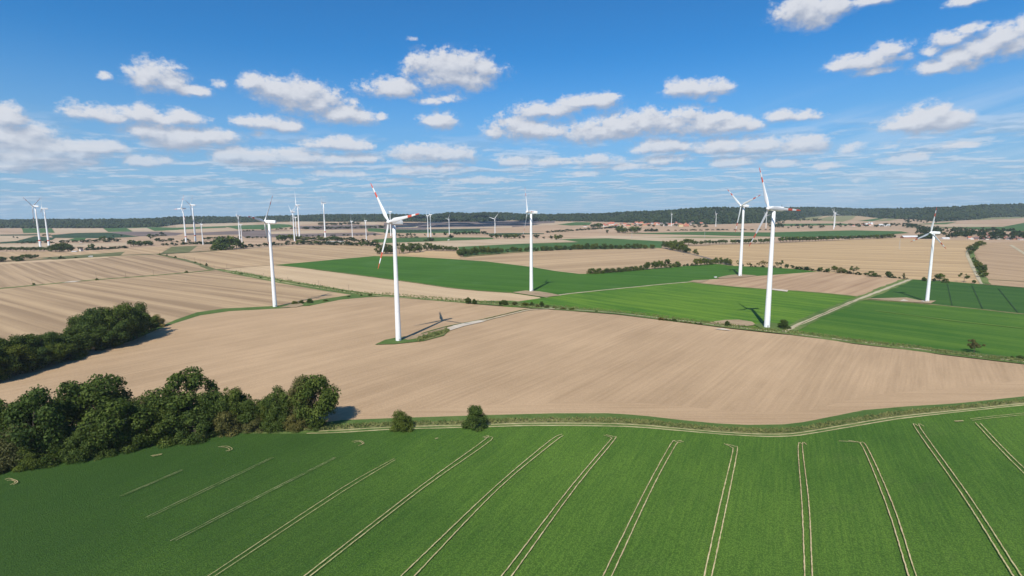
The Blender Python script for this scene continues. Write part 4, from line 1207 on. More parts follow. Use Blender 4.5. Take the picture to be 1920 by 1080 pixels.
# far scattered
row('in the far hedges left below the forest ridge', 'far hedges on the left', gen(30, 104, 9, 456.5, 455.5, 2.5, 4, 1.8, 'shrub', 'leaf') + gen(108, 188, 10, 455.5, 454, 3, 5.5, 1.4, 'round', 'leaf') + [(194, 454, 444, 9, 'round', 'leaf'), (208, 453, 446, 9, 'round', 'leaf'), (218, 453, 448, 10, 'round', 'leaf'), (201, 454, 449, 9, 'shrub', 'leaf'), (86, 442, 439, 10, 'shrub', 'leaf'), (228, 444, 440, 3, 'round', 'leaf'), (212, 444, 440.5, 3, 'round', 'leaf'), (26, 446, 443, 3, 'round', 'leaf'), (33, 447, 444, 3, 'round', 'leaf')])
row('in the far hedges between the two turbine pairs', 'far hedges left of centre', [(282, 448, 439, 9, 'round', 'leaf'), (304, 440, 435, 7, 'round', 'leaf')] + gen(284, 310, 4, 444, 442, 2.5, 4, 1.8, 'shrub', 'leaf') + gen(290, 326, 6, 453, 453, 4, 6.5, 1.3, 'round', 'leaf') + gen(330, 360, 4, 455, 453, 3.5, 6, 1.2, 'round', 'leaf') + gen(378, 420, 6, 450, 448, 3, 5, 1.4, 'round', 'leaf') + gen(436, 500, 9, 447, 447, 2.5, 4.5, 1.4, 'round', 'leaf') + gen(456, 476, 4, 434, 433, 2, 3, 1.5, 'shrub', 'leaf') + gen(486, 560, 8, 431.5, 429, 2, 4, 1.8, 'shrub', 'leaf'))
row('in the dark far wood below the ridge', 'far wood below the ridge', gen(564, 720, 16, 430, 428, 3, 5, 2.2, 'round', 'leaf') + gen(600, 674, 9, 423, 421, 3, 5, 2.0, 'round', 'leaf') + gen(566, 706, 12, 443.5, 442, 2, 4, 1.6, 'round', 'leaf'))
row('on the far plain behind the nearest rotor', 'far plain trees in the centre', [(741, 444, 438, 6, 'round', 'leaf'), (749, 444, 438.5, 5, 'round', 'leaf'), (755, 444, 441, 4, 'round', 'leaf'), (764, 443.5, 438, 6, 'round', 'leaf'), (771, 443.5, 437, 4, 'round', 'leaf'), (777, 443.5, 438.5, 5, 'round', 'leaf'), (797, 442, 439, 3, 'round', 'leaf'), (814, 441.5, 437, 4, 'round', 'leaf'), (834, 441, 436, 7, 'round', 'leaf'), (845, 446, 439.5, 10, 'shrub', 'leaf'), (806, 451.5, 445.5, 16, 'shrub', 'leaf')] + gen(735, 785, 5, 446, 445, 1.5, 2.5, 4, 'shrub', 'leaf') + gen(852, 908, 9, 440.5, 440, 4.5, 6.5, 1.3, 'round', 'leaf') + [(913, 440, 436.5, 4, 'round', 'leaf'), (922, 446, 440, 8, 'round', 'leaf'), (931, 447, 438, 8, 'round', 'leaf'), (938, 446, 440, 6, 'round', 'leaf')] + gen(944, 985, 6, 447, 447.5, 5, 8, 1.2, 'round', 'leaf_mid') + [(1006, 447, 440.5, 9, 'round', 'leaf'), (1019, 447.5, 444, 5, 'round', 'leaf'), (1033, 449, 442, 8, 'round', 'leaf'), (1043, 450, 440.5, 9, 'round', 'leaf_mid'), (1050, 450, 441, 8, 'round', 'leaf_mid')])
row('in thin hedge climbing to the red roofed village', 'hedge climbing to the village', gen(1024, 1160, 18, 436.5, 427, 3, 4.5, 2.2, 'shrub', 'leaf', 0.2, 0.2))
row('in the grove in front of the red roofed village', 'grove before the village', gen(1154, 1200, 8, 436.5, 436, 6, 12, 1.1, 'round', 'leaf') + [(1214, 434, 429, 10, 'shrub', 'leaf'), (1222, 434, 428.5, 12, 'shrub', 'leaf'), (1229, 434, 429.5, 9, 'shrub', 'leaf'), (1138.5, 438, 431.5, 4, 'round', 'leaf_mid')])
row('in the broken hedge right of the red roofed village', 'broken hedge by the village', gen(1250, 1450, 20, 432.5, 431, 1.5, 2.6, 2.8, 'shrub', 'leaf', 0.4, 0.2))
row('among the houses of the red roofed village', 'village trees below the ridge', gen(1107, 1128, 4, 427, 427, 5, 8.5, 1.2, 'round', 'leaf') + gen(1160, 1330, 14, 425, 424.5, 3, 5, 1.6, 'round', 'leaf', 0.4, 0.8) + gen(1300, 1330, 4, 426, 426, 2, 3, 2, 'shrub', 'leaf'))
# right village trees: most of them read as one mass


def tree_mass(n, pts, hm, label):
    """far-off woodland that reads as one mass"""
    VV, FF = [], []
    off = 0
    iv, if_ = ico()
    for k in range(n):
        x0, x1, b0, b1 = RND.choice(pts)
        x = RND.uniform(x0, x1)
        p = gp(x, b0 + (b1 - b0) * RND.random())
        h = RND.uniform(*hm)
        V, Fc = crown_arrays(k % 9 + 500, 9, 90, 0.13, 'round')
        a = RND.uniform(0, 6.28)
        R2 = np.array([[math.cos(a), -math.sin(a), 0], [math.sin(a), math.cos(a), 0], [0, 0, 1]])
        V = (V @ R2.T) * np.array([h * 1.15, h * 1.15, h]) + np.array(p)
        VV.append(V)
        FF.append(Fc + off)
        off += len(V)
    me = np_mesh('woodland', np.concatenate(VV), np.concatenate(FF), [M['leaf_wood']])
    tag(link(bpy.data.objects.new('woodland', me)), label, 'woodland', kind='stuff')


M['leaf_wood'] = leafy('woodland_leaves', (0.014, 0.028, 0.009), (0.050, 0.074, 0.022), 0.0, 0.7, 1 / 25.0, 0.15, True)
tree_mass(400, [(1718, 1800, 430, 446), (1718, 1760, 428, 440), (1790, 1850, 438, 445), (1740, 1900, 431, 436), (1860, 1880, 436, 444), (1900, 1925, 440, 445), (1725, 1745, 447, 448), (1830, 1925, 444, 450)], (9, 17), 'dark woodland around the right hand village roofs')
tree_mass(300, [(1455, 1545, 423, 429), (1440, 1470, 418, 427), (1560, 1640, 421, 426), (1640, 1700, 421, 426), (1690, 1760, 413, 418), (1470, 1540, 411, 415), (1700, 1720, 422, 427)], (8, 13), 'dark belts of woodland below the right part of the ridge')

# tall dry grass and herbs on the verge strip, the turbine island and the lane edges
def tall_grass():
    r = np.random.RandomState(12)
    B = []
    A, Bm = cr(mid(0.46), 4), cr(mid(0.74), 4)
    for k in range(2600):
        i = r.uniform(0, len(A) - 1.001)
        j = int(i)
        t = r.uniform(0, 1) ** 1.3
        q0 = (A[j][0] + (A[j + 1][0] - A[j][0]) * (i - j), A[j][1] + (A[j + 1][1] - A[j][1]) * (i - j))
        q1 = (Bm[j][0] + (Bm[j + 1][0] - Bm[j][0]) * (i - j), Bm[j][1] + (Bm[j + 1][1] - Bm[j][1]) * (i - j))
        B.append((q0[0] + (q1[0] - q0[0]) * t, q0[1] + (q1[1] - q0[1]) * t, r.uniform(0.25, 0.8)))
    for k in range(500):
        t = r.uniform(0, 1)
        B.append((785 + 55 * t + r.normal() * 3, 640 - 18 * t + r.normal() * 1.5, r.uniform(0.4, 1.4)))
    for k in range(2200):
        t = r.uniform(0, 1)
        x = 1020 + 900 * t
        B.append((x, itp(BROWN_TOP, x) - r.uniform(2.5, 8), r.uniform(0.3, 0.9)))
    for k in range(1500):
        x = r.uniform(420, 1010)
        B.append((x, itp([(420, 512), (440, 514), (520, 529), (600, 542), (665, 554), (740, 558), (880, 570), (1010, 579)], x) - r.uniform(0, 6), r.uniform(0.4, 1.1)))
    for k in range(700):
        x = r.uniform(-20, 450)
        B.append((x, itp(CROP_TOP, x) - r.uniform(0, 7), r.uniform(0.6, 1.6)))
    V, Fc = [], []
    for x, y, h in B:
        p = np.array(gp(x, y, LIFT[0]))
        for c in range(3):
            a = r.uniform(0, PI)
            d = np.array([math.cos(a), math.sin(a), 0]) * h * 0.45
            o_ = p + np.append(r.normal(scale=0.35, size=2), 0)
            lean = np.append(r.normal(scale=0.2, size=2), 1.0) * h
            n = len(V)
            V += [o_ - d, o_ + d, o_ + d * 0.5 + lean, o_ - d * 0.5 + lean]
            Fc.append((n, n + 1, n + 2, n + 3))
    return np_mesh('tall_grass', np.array(V), np.array(Fc), [M['herb']])


M['herb'] = leafy('dry_herbs', (0.095, 0.130, 0.040), (0.22, 0.22, 0.085), 0.0, 0.9, 1 / 9.0, 0.2, True)
tag(link(bpy.data.objects.new('tall_grass', tall_grass())), 'tall dry grass and herbs on the field verges', 'grass', kind='stuff')

# the 290 trees that show largest are things; the tiny rest of the far hedges is one mass
TREES.sort(key=lambda q: -q[1] / m_per_px(q[0]))
for q in TREES[:290]:
    plant(*q, now=True)
VV, FF, off = [], [], 0
for q in TREES[290:]:
    V, Fc = crown_arrays(RND.randrange(12) + 900, 14, 170, 0.10, q[3])
    V = V * np.array([q[2], q[2], q[1]]) + np.array(q[0])
    VV.append(V)
    FF.append(Fc + off)
    off += len(V)
tag(link(bpy.data.objects.new('distant_trees', np_mesh('distant_trees', np.concatenate(VV), np.concatenate(FF), [M['leaf_wood']]))),
    'countless tiny dark trees and hedges scattered over the far plain', 'trees', kind='stuff')

# ------------------------------------------------------------------ wind turbines
M['white'] = plain('turbine_white', (0.80, 0.81, 0.82), 0.35, 0.04, 0.4)
M['blade'] = plain('blade_white', (0.76, 0.77, 0.78), 0.3, 0.03, 0.6)
M['red'] = plain('signal_red', (0.62, 0.10, 0.055), 0.4, 0.08, 1.0)
M['dark'] = plain('dark_grey', (0.06, 0.065, 0.07), 0.5)
M['grey'] = plain('concrete', (0.42, 0.41, 0.39), 0.9, 0.15, 1.0)


def tower_mesh(h, r0, r1, ring=False):
    mb = MB()
    lv = [0, 0.12, 0.15, 0.18, 0.3, 0.5, 0.7, 0.85, 1.0]
    n = 20
    for t in lv:
        r = r0 + (r1 - r0) * t
        for k in range(n):
            a = 2 * PI * k / n
            mb.v.append((math.cos(a) * r, math.sin(a) * r, h * t - (0.6 if t == 0 else 0)))
    for i in range(len(lv) - 1):
        for k in range(n):
            a, b = i * n + k, i * n + (k + 1) % n
            mb.f.append((a, b, b + n, a + n))
            mb.m.append(1 if (ring and i == 2) else 0)
    mb.f.append(tuple(range((len(lv) - 1) * n, len(lv) * n)))
    mb.m.append(0)
    for t in (0.27, 0.56, 0.80):
        r = r0 + (r1 - r0) * t
        mb.tube([(0, 0, h * t - 0.12), (0, 0, h * t + 0.12)], [r + 0.05, r + 0.05], n, 0)
    return mb


def blade_mb(R, bands):
    """blade along +Z, chord in X, axis of rotation Y"""
    mb = MB()
    st = [(0.0, 0.9, 0.9), (0.05, 0.9, 0.85), (0.10, 1.3, 0.62), (0.17, 1.75, 0.45), (0.25, 1.68, 0.36), (0.40, 1.30, 0.25), (0.55, 1.05, 0.18), (0.62, 0.95, 0.16), (0.75, 0.78, 0.13), (0.87, 0.60, 0.10), (0.95, 0.44, 0.08), (0.99, 0.24, 0.05), (1.0, 0.05, 0.02)]
    n = 10
    sc = R / 40.0
    for t, c, th in st:
        tw = math.radians(16) * (1 - t) ** 2 + 0.03
        xo = 0.0 if t < 0.06 else -0.35 * (c - 0.6)
        bend = -0.6 * t * t * sc
        for k in range(n):
            a = 2 * PI * k / n
            x = math.cos(a) * c * sc + xo * sc
            y = math.sin(a) * th * sc * (0.7 + 0.3 * math.cos(a) if t > 0.1 else 1)
            mb.v.append((x * math.cos(tw) - y * math.sin(tw), x * math.sin(tw) + y * math.cos(tw) + bend, 1.0 * sc + t * (R - 1.0 * sc)))
    for i in range(len(st) - 1):
        tm = (st[i][0] + st[i + 1][0]) / 2
        red = bands and (0.62 < tm < 0.75 or tm > 0.87)
        for k in range(n):
            a, b = i * n + k, i * n + (k + 1) % n
            mb.f.append((a, b, b + n, a + n))
            mb.m.append(1 if red else 0)
    return mb


def rot_frame(yaw, tilt=0.05):
    ax = Vector((math.cos(yaw) * math.cos(tilt), math.sin(yaw) * math.cos(tilt), math.sin(tilt)))
    h = Vector((-math.sin(yaw), math.cos(yaw), 0))
    return ax, h, ax.cross(h) if ax.cross(h).z > 0 else h.cross(ax)


def fit(hub0, R, tips, yaws, dx):
    best = None
    for yd in yaws:
        ax, h, v = rot_frame(math.radians(yd))
        hub = hub0 + ax * dx
        for ph in range(0, 120, 3):
            pr = []
            for k in range(3):
                a = math.radians(ph + 120 * k)
                pr.append(proj(hub + (v * math.cos(a) + h * math.sin(a)) * R))
            e = 0
            for tp in tips:
                e += min((q[0] - tp[0]) ** 2 + (q[1] - tp[1]) ** 2 for q in pr)
            if best is None or e < best[0]:
                best = (e, yd, ph)
    return best


def turbine(base, hubpx, tips, label, Rpx=None, yaws=range(-178, -110, 3), bands=True, ring=False, near=False, oh=1.0, group='wind turbines on the plain'):
    p = gp(*base)
    H = height_at(p, hubpx[1])
    R = (Rpx if Rpx else 0.41 * (base[1] - hubpx[1])) * m_per_px(p)
    s = H / 98.0
    hub0 = p + Vector((0, 0, H))
    e, yd, ph = fit(hub0, R, tips, yaws, 4.6 * s) if tips else (0, -160, RND.randrange(0, 120, 7))
    yaw = math.radians(yd)
    ax, h, v = rot_frame(yaw)
    if near:
        print('FIT', base, round(e), yd, ph, [tuple(round(c) for c in proj(hub0 + ax * 4.6 * s + (v * math.cos(math.radians(ph + 120 * k)) + h * math.sin(math.radians(ph + 120 * k))) * R)) for k in range(3)])
    t = empty('wind_turbine', p)
    tag(t, label, 'wind turbine', group)
    dx = 4.6 * s
    tower_mesh(H - 1.6 * s, 2.35 * s, 1.25 * s, ring).build('tower', [M['white'], M['red']], t, True)
    # nacelle: rounded box along the axis
    mb = MB()
    secs = [(3.2, 1.3, 1.4), (2.6, 1.75, 1.8), (0, 1.85, 1.9), (-6.2, 1.75, 1.85), (-7.6, 1.6, 1.7), (-7.9, 1.2, 1.3)]
    n = 16
    for d, wx, hz in secs:
        for k in range(n):
            a = 2 * PI * k / n
            ca, sa = math.cos(a), math.sin(a)
            q = lambda u: math.copysign(abs(u) ** 0.45, u)
            o_ = ax * (d * s) + h * (q(ca) * wx * s) + Vector((0, 0, 1)) * (q(sa) * hz * s + 0.1 * s)
            mb.v.append(tuple(o_ + Vector((0, 0, H))))
    for i in range(len(secs) - 1):
        for k in range(n):
            a, b = i * n + k, i * n + (k + 1) % n
            mb.f.append((a, b, b + n, a + n))
            mb.m.append(0)
    mb.f.append(tuple(range(n)))
    mb.f.append(tuple(reversed(range((len(secs) - 1) * n, len(secs) * n))))
    mb.m += [0, 0]
    mb.build('nacelle', [M['white']], t)
    hc = Vector((0, 0, H)) + ax * dx
    mb = MB()
    prof = [(-1.5, 1.35), (-0.8, 1.6), (0.2, 1.6), (1.0, 1.35), (1.7, 0.9), (2.1, 0.4), (2.2, 0.05)]
    mb.tube([tuple(hc + ax * d * s) for d, r in prof], [r * s for d, r in prof], 14)
    mb.build('hub', [M['white']], t, True)
    bl = blade_mb(R, bands)
    me = bpy.data.meshes.new('blade')
    me.from_pydata(bl.v, [], bl.f)
    me.materials.append(M['blade'])
    me.materials.append(M['red'])
    me.polygons.foreach_set('material_index', bl.m)
    me.polygons.foreach_set('use_smooth', [True] * len(bl.f))
    for k in range(3):
        a = math.radians(ph + 120 * k)
        zz = v * math.cos(a) + h * math.sin(a)
        yy = -ax
        xx = yy.cross(zz)
        b = link(bpy.data.objects.new('blade', me), t)
        mm = Matrix(((xx.x, yy.x, zz.x, hc.x), (xx.y, yy.y, zz.y, hc.y), (xx.z, yy.z, zz.z, hc.z), (0, 0, 0, 1)))
        b.matrix_local = mm
    if near:
        mb = MB()
        d = Vector((-p.x, -p.y, 0)).normalized()
        d = Matrix.Rotation(0.35, 3, 'Z') @ d
        mb.box(tuple(d * (2.33 * s) + Vector((0, 0, 2.0 * s))), (0.5 * s, 1.1 * s, 2.3 * s), math.atan2(d.y, d.x))
        mb.build('door', [M['grey']], t)
        mb = MB()
        mb.tube([(0, 0, -0.3), (0, 0, 0.35)], [3.1 * s, 3.0 * s], 20)
        mb.build('foundation', [M['grey']], t)
        mb = MB()
        bk = ax * (-6.4 * s) + Vector((0, 0, H + 2.0 * s))
        mb.tube([tuple(bk), tuple(bk + Vector((0, 0, 1.7 * s)))], [0.09 * s, 0.06 * s], 6)
        mb.tube([tuple(bk + h * 0.7 * s), tuple(bk + h * 0.7 * s + Vector((0, 0, 0.8 * s)))], [0.22 * s, 0.18 * s], 8)
        mb.build('weather_mast', [M['dark']], t)
    return t


NT_ = 'near wind turbines with red banded blades'
turbine((747.4, 641), (733, 417), [(691, 347), (781, 405), (704, 505)], 'nearest white turbine left of centre, standing on the tilled brown field', 93, near=True, group=NT_)
turbine((515.8, 576.5), (501, 416), [(512.7, 364.6), (504.8, 473)], 'white turbine at the corner of striped stubble, seen nearly edge on', 63, near=True, group=NT_)
turbine((996.3, 547.5), (993, 398), [(985.8, 352), (980, 445)], 'white turbine in the middle of the picture at the dark green field edge', 54, near=True, group=NT_)
turbine((1437.7, 616), (1446, 391.5), [(1429, 316), (1504, 392), (1405.7, 467)], 'tall white turbine right of centre beside the gravel track with horizontal blade', 86, near=True, group=NT_)
turbine((1387.5, 518.5), (1391.5, 386), [(1365, 352), (1426, 362), (1377, 435)], 'white turbine with Y shaped rotor behind the tall right one', 50, near=True, group=NT_)
turbine((1738, 567), (1749, 436.5), [(1759, 391), (1711, 454), (1770.5, 462)], 'smaller white turbine at the far right on the deep green field', 47, near=True, group=NT_)
FG = 'far wind turbines on the plain'
FT = [
    ((75.8, 463), (65, 387), [(42.5, 366), (73.8, 370.5)], 31, 1, 'leftmost big far turbine behind the avenue, red ring on tower'),
    ((92, 462.5), (81, 391), [(79, 377), (76, 403)], 27, 1, 'second big far turbine from the left, close beside the leftmost'),
    ((349, 454), (344, 390.8), [(343.8, 365), (327, 391.8)], 27, 1, 'far turbine with one blade straight up, left of a tall pair'),
    ((366.8, 452.5), (361, 384.5), [(348, 377), (361.8, 367)], 27, 1, 'tall far turbine right half of the pair left of centre'),
    ((380.8, 458.8), (376, 420.5), [(381, 411)], 15, 0, 'short far turbine right of the tall left pair'),
    ((450, 451), (446, 404.5), [(445, 390)], 19, 0, 'taller of two overlapping far turbines beside the big dark wood'),
    ((454, 454), (451.5, 421), [(450, 408)], 14, 0, 'shorter of two overlapping far turbines beside the big dark wood'),
    ((552.5, 452), (548.5, 397.5), [(542.5, 384), (555, 387.5)], 21, 0, 'left far turbine in the trio right of striped turbine'),
    ((556, 444), (554, 407.5), [(553, 392)], 16, 0, 'smallest middle far turbine in the trio of three'),
    ((561.8, 444.5), (558, 384.5), [(552.5, 357.5)], 27, 0, 'tallest far turbine in the trio, on its right'),
    ((610, 445), (606.5, 381), [(602.5, 360), (600.8, 406)], 25, 1, 'lone tall far turbine between the trio and nearest turbine'),
    ((661, 447.5), (659, 415), [(658, 399)], 16, 0, 'left of two small far turbines left of the nearest rotor'),
    ((687, 450), (685, 414), [(683, 401)], 14, 0, 'right of two small far turbines left of the nearest rotor'),
    ((733, 442.5), (731.5, 397), [(731, 384)], 16, 0, 'far turbine hidden directly behind the nearest rotor hub'),
    ((802.8, 445), (801.5, 404.5), [(797.5, 414)], 14, 0, 'left of the twin far turbines right of nearest turbine'),
    ((808, 444), (806.5, 402.5), [(805, 386)], 17, 0, 'right of the twin far turbines right of nearest turbine'),
    ((842.5, 440.5), (841.5, 411), [(843.8, 401)], 12, 0, 'small far turbine left of the far one with V shaped blades'),
    ((928.3, 442.5), (927, 410.5), [(917, 404.5), (935, 397.5)], 14, 0, 'far turbine with two blades in V left of the middle one'),
    ((1258.8, 424), (1259, 401.5), [(1259, 394)], 8, 0, 'small far turbine standing in front of the red roofed village'),
    ((1342, 425), (1342, 400.8), [(1340.5, 393)], 9, 0, 'small far turbine right of the red roofed village'),
    ((1436, 428), (1436, 404), [(1432, 397)], 9, 0, 'far turbine half hidden behind the tall right turbine blade'),
    ((1563, 430), (1563.3, 399.5), [(1561.8, 388.8), (1572.5, 392.5), (1555, 412.5)], 12, 0, 'front one of two overlapping far turbines under the right ridge'),
    ((1564.8, 426), (1565.5, 401), [(1575, 404), (1562, 391)], 11, 0, 'rear one of two overlapping far turbines under the right ridge'),
]
for b, hb, tp, rp, ring, lb in FT:
    turbine(b, hb, tp, lb, rp, bands=bool(ring), ring=bool(ring), group=FG)

# ------------------------------------------------------------------ buildings and small things
M['wall_w'] = plain('render_white', (0.72, 0.70, 0.66), 0.9, 0.12, 0.3)
M['wall_y'] = plain('render_cream', (0.62, 0.50, 0.28), 0.9, 0.12, 0.3)
M['wall_b'] = plain('brick_wall', (0.36, 0.17, 0.11), 0.9, 0.2, 0.3)
M['roof_r'] = plain('red_tiles', (0.40, 0.15, 0.10), 0.85, 0.25, 0.4)
M['roof_d'] = plain('dark_tiles', (0.13, 0.10, 0.10), 0.85, 0.25, 0.4)
M['roof_b'] = plain('brown_tiles', (0.26, 0.14, 0.11), 0.85, 0.25, 0.4)
M['roof_w'] = plain('white_sheet_roof', (0.60, 0.61, 0.62), 0.5, 0.06, 0.4)
M['pane'] = plain('window_glass', (0.05, 0.06, 0.07), 0.2)
M['wood'] = plain('weathered_wood', (0.20, 0.16, 0.12), 0.9, 0.3, 2)


def house(p, L, W, H, RH, rz, wall, roof, label, group=None, name='house', cat='house', windows=True):
    t = empty(name, p, rz)
    tag(t, label, cat, group)
    mb = MB()
    a, b = L / 2, W / 2
    mb.v = [(-a, -b, -0.5), (a, -b, -0.5), (a, b, -0.5), (-a, b, -0.5), (-a, -b, H), (a, -b, H), (a, b, H), (-a, b, H), (-a, 0, H + RH * 0.97), (a, 0, H + RH * 0.97)]
    mb.f = [(0, 1, 5, 4), (2, 3, 7, 6), (1, 2, 6, 9, 5), (3, 0, 4, 8, 7)]
    mb.m = [0] * 4
    mb.build('wall', [M[wall]], t)
    mb = MB()
    o, th = 0.5, 0.25
    x0, x1 = -a - o, a + o
    sl = RH / b
    e = b + o
    ze = H - o * sl
    mb.v = [(x0, -e, ze), (x1, -e, ze), (x1, 0, H + RH), (x0, 0, H + RH), (x0, e, ze), (x1, e, ze),
            (x0, -e, ze + th), (x1, -e, ze + th), (x1, 0, H + RH + th * 1.2), (x0, 0, H + RH + th * 1.2), (x0, e, ze + th), (x1, e, ze + th)]
    mb.f = [(6, 7, 8, 9), (9, 8, 11, 10), (0, 3, 2, 1), (3, 4, 5, 2), (0, 1, 7, 6), (4, 10, 11, 5), (0, 6, 9, 3), (3, 9, 10, 4), (1, 2, 8, 7), (2, 5, 11, 8)]
    mb.m = [0] * 10
    r_ = mb.build('roof', [M[roof]], t)
    if windows:
        mb = MB()
        n = max(2, int(L / 3.5))
        for k in range(n):
            mb.box((-a + L * (k + 0.5) / n, -b - 0.003, H * 0.55), (1.3, 0.12, 1.3))
        mb.build('window', [M['pane']], t)
        mb = MB()
        mb.box((L * 0.22, W * 0.12, H + RH * 0.9), (0.8, 0.8, 2.0))
        mb.build('chimney', [M['wall_b']], r_)
    return t


def hs(x, y, wpx, hpx, wall, roof, label, group=None, rz=None, dep=0.6, name='house', cat='house', windows=True, rh=0.5):
    p = gp(x, y)
    k = m_per_px(p)
    L = wpx * k
    H = hpx * k
    house(p, L, min(L * dep, 16), H * (1 - rh), H * rh, RND.uniform(-0.3, 0.3) if rz is None else rz, wall, roof, label, group, name, cat, windows)


VG = 'houses of the red roofed village'
rv = random.Random(21)
vil = []
for x0, x1, y0, y1, n in ((1128, 1158, 420, 426, 11), (1162, 1180, 420, 426, 5), (1184, 1236, 419, 424.5, 13), (1236, 1262, 418, 424, 6), (1262, 1294, 419, 424.5, 9), (1292, 1335, 417, 421, 10)):
    for i in range(n):
        t = (i + 0.5) / n
        vil.append((x0 + (x1 - x0) * t + rv.uniform(-1, 1), rv.uniform(y0, y1)))
vil.sort()
for i, (x, y) in enumerate(vil):
    roof = rv.choices(['roof_r', 'roof_b', 'roof_d'], [7, 2, 1.2 if x > 1290 else 0.5])[0]
    hs(x, y, rv.uniform(4.6, 7.0), rv.uniform(3.0, 4.4), rv.choice(['wall_w', 'wall_w', 'wall_y']), roof, (ordinal(i + 1) + ' house from the left in the red roofed village under the ridge'), VG, rv.uniform(-0.9, 0.9), rh=0.6)
hs(1276.5, 424.8, 9, 5, 'wall_y', 'roof_r', 'cream yellow farm building at the front of the red roofed village', 'farm buildings of the village', 0.05, rh=0.25, cat='building', name='farm_building')
hs(1286, 424.8, 10, 4.5, 'wall_b', 'roof_r', 'red brick barn right of the cream yellow farm building', 'farm buildings of the village', 0.1, rh=0.6, cat='building', name='barn')
RV = 'houses of the right hand village'
ri = []
for x0, x1, y0, y1, n in ((1816, 1846, 447.5, 449.5, 8), (1847, 1880, 446, 449.5, 12), (1880, 1925, 446.5, 451, 13)):
    for i in range(n):
        ri.append((x0 + (x1 - x0) * (i + 0.5) / n + rv.uniform(-1, 1), rv.uniform(y0, y1)))
ri.sort()
for i, (x, y) in enumerate(ri):
    hs(x, y, rv.uniform(5, 8), rv.uniform(3.6, 5.2), rv.choice(['wall_w', 'wall_w', 'wall_w', 'wall_b']), rv.choices(['roof_d', 'roof_b', 'roof_r'], [4, 3, 2])[0], ordinal(i + 1) + ' house from the left in the right hand village by the stubble', RV, rv.uniform(-0.7, 0.7), rh=0.55)
hs(1846, 441.5, 20, 5.5, 'wall_b', 'roof_b', 'long red roofed barn left of two behind the right village', 'red roofed farm barns', 0.0, name='barn', cat='barn', windows=False, rh=0.65)
hs(1864, 439.5, 15, 4.2, 'wall_b', 'roof_b', 'red roofed barn right of two behind the right village', 'red roofed farm barns', -0.05, name='barn', cat='barn', windows=False, rh=0.65)
hs(1912, 440, 32, 6, 'wall_b', 'roof_b', 'very long red roofed barn at the right edge of the picture', 'red roofed farm barns', 0.0, name='barn', cat='barn', windows=False, rh=0.65)
hs(1707, 446.8, 32, 5.0, 'wall_b', 'roof_w', 'long white roofed barn at the end of the avenue', 'white roofed farm sheds', 0.0, 0.35, name='barn', cat='barn', windows=False, rh=0.5)
hs(1772, 448.3, 14, 3, 'wall_w', 'roof_w', 'white roofed shed right of the small turbine hub', 'white roofed farm sheds', 0.05, 0.4, name='shed', cat='shed', windows=False, rh=0.5)
hs(1651, 423.8, 8, 3.6, 'wall_w', 'roof_w', 'left of two white sheds below the ridge', 'white sheds below the ridge', 0.1, name='shed', cat='shed', windows=False, rh=0.4)
hs(1662, 424, 11, 3.4, 'wall_w', 'roof_w', 'right of two white sheds below the ridge', 'white sheds below the ridge', -0.1, name='shed', cat='shed', windows=False, rh=0.6)
for i, (x, y, w, h) in enumerate([(1619, 423, 5, 3), (1624, 422.6, 5, 3.6), (1629.5, 423.4, 6, 3.2), (1634, 421.5, 4, 4.2), (1600, 424.5, 5, 2.4), (1609, 423.5, 3, 1.6)]):
    hs(x, y, w, h, 'wall_w', 'roof_w' if i % 2 else 'roof_r', ordinal(i + 1) + ' pale building in the hamlet left of the white sheds', 'hamlet buildings below the ridge')
# church tower in the hamlet
p = gp(1629, 422)
t = empty('church_tower', p)
tag(t, 'slim pale church tower rising from the hamlet below the ridge', 'church tower')
k = m_per_px(p)
mb = MB()
mb.box((0, 0, 3.2 * k), (1.2 * k, 1.2 * k, 6.4 * k))
mb.build('wall', [M['wall_w']], t)
mb = MB()
mb.tube([(0, 0, 6.4 * k), (0, 0, 9 * k)], [0.95 * k, 0.05], 4)
mb.build('spire', [M['roof_d']], t)
hs(152.5, 471, 4.5, 5.5, 'wall_w', 'roof_d', 'white gabled farmhouse beside the dark tree clump at left', None, 1.3, 0.9)
hs(140, 472.5, 8.5, 1.8, 'wall_w', 'roof_w', 'low white shed left of the white farmhouse', None, 0.1, 0.6, name='shed', cat='shed', windows=False, rh=0.4)
for x, y, w, h, lb in ((1097, 425.5, 7, 3, 'pale farm buildings at left end of the red roofed village'), (546, 431.5, 5, 2.4, 'small pale farmhouse in the far hedge behind the trio'), (632, 429.6, 3, 2, 'tiny pale house in front of the dark far wood'), (152, 455, 4.5, 2.4, 'small white house among the far hedges on the left')):
    hs(x, y, w, h, 'wall_w', 'roof_b', lb)

# road bridge
p = gp(629, 457.5)
k = m_per_px(p)
t = empty('road_bridge', p)
tag(t, 'low concrete road bridge in the hedge line left of nearest turbine', 'bridge')
mb = MB()
mb.box((0, 0, 4.4 * k), (32 * k, 7, 0.9 * k))
mb.build('deck', [M['grey']], t)
mb = MB()
mb.box((0, -3.4, 5.1 * k), (32 * k, 0.3, 0.5 * k))
mb.box((0, 3.4, 5.1 * k), (32 * k, 0.3, 0.5 * k))
mb.build('railing', [M['grey']], t)
for q in (-6, 1, 8):
    mb = MB()
    mb.box((q * k, 0, 1.9 * k), (1.0 * k, 5, 4.1 * k))
    mb.build('pier', [M['grey']], t)
for q in (-1, 1):
    mb = MB()
    mb.box((q * 14 * k, 0, 1.7 * k), (5 * k, 7.6, 4.4 * k), taper=0.8)
    mb.build('abutment', [M['wall_w']], t)

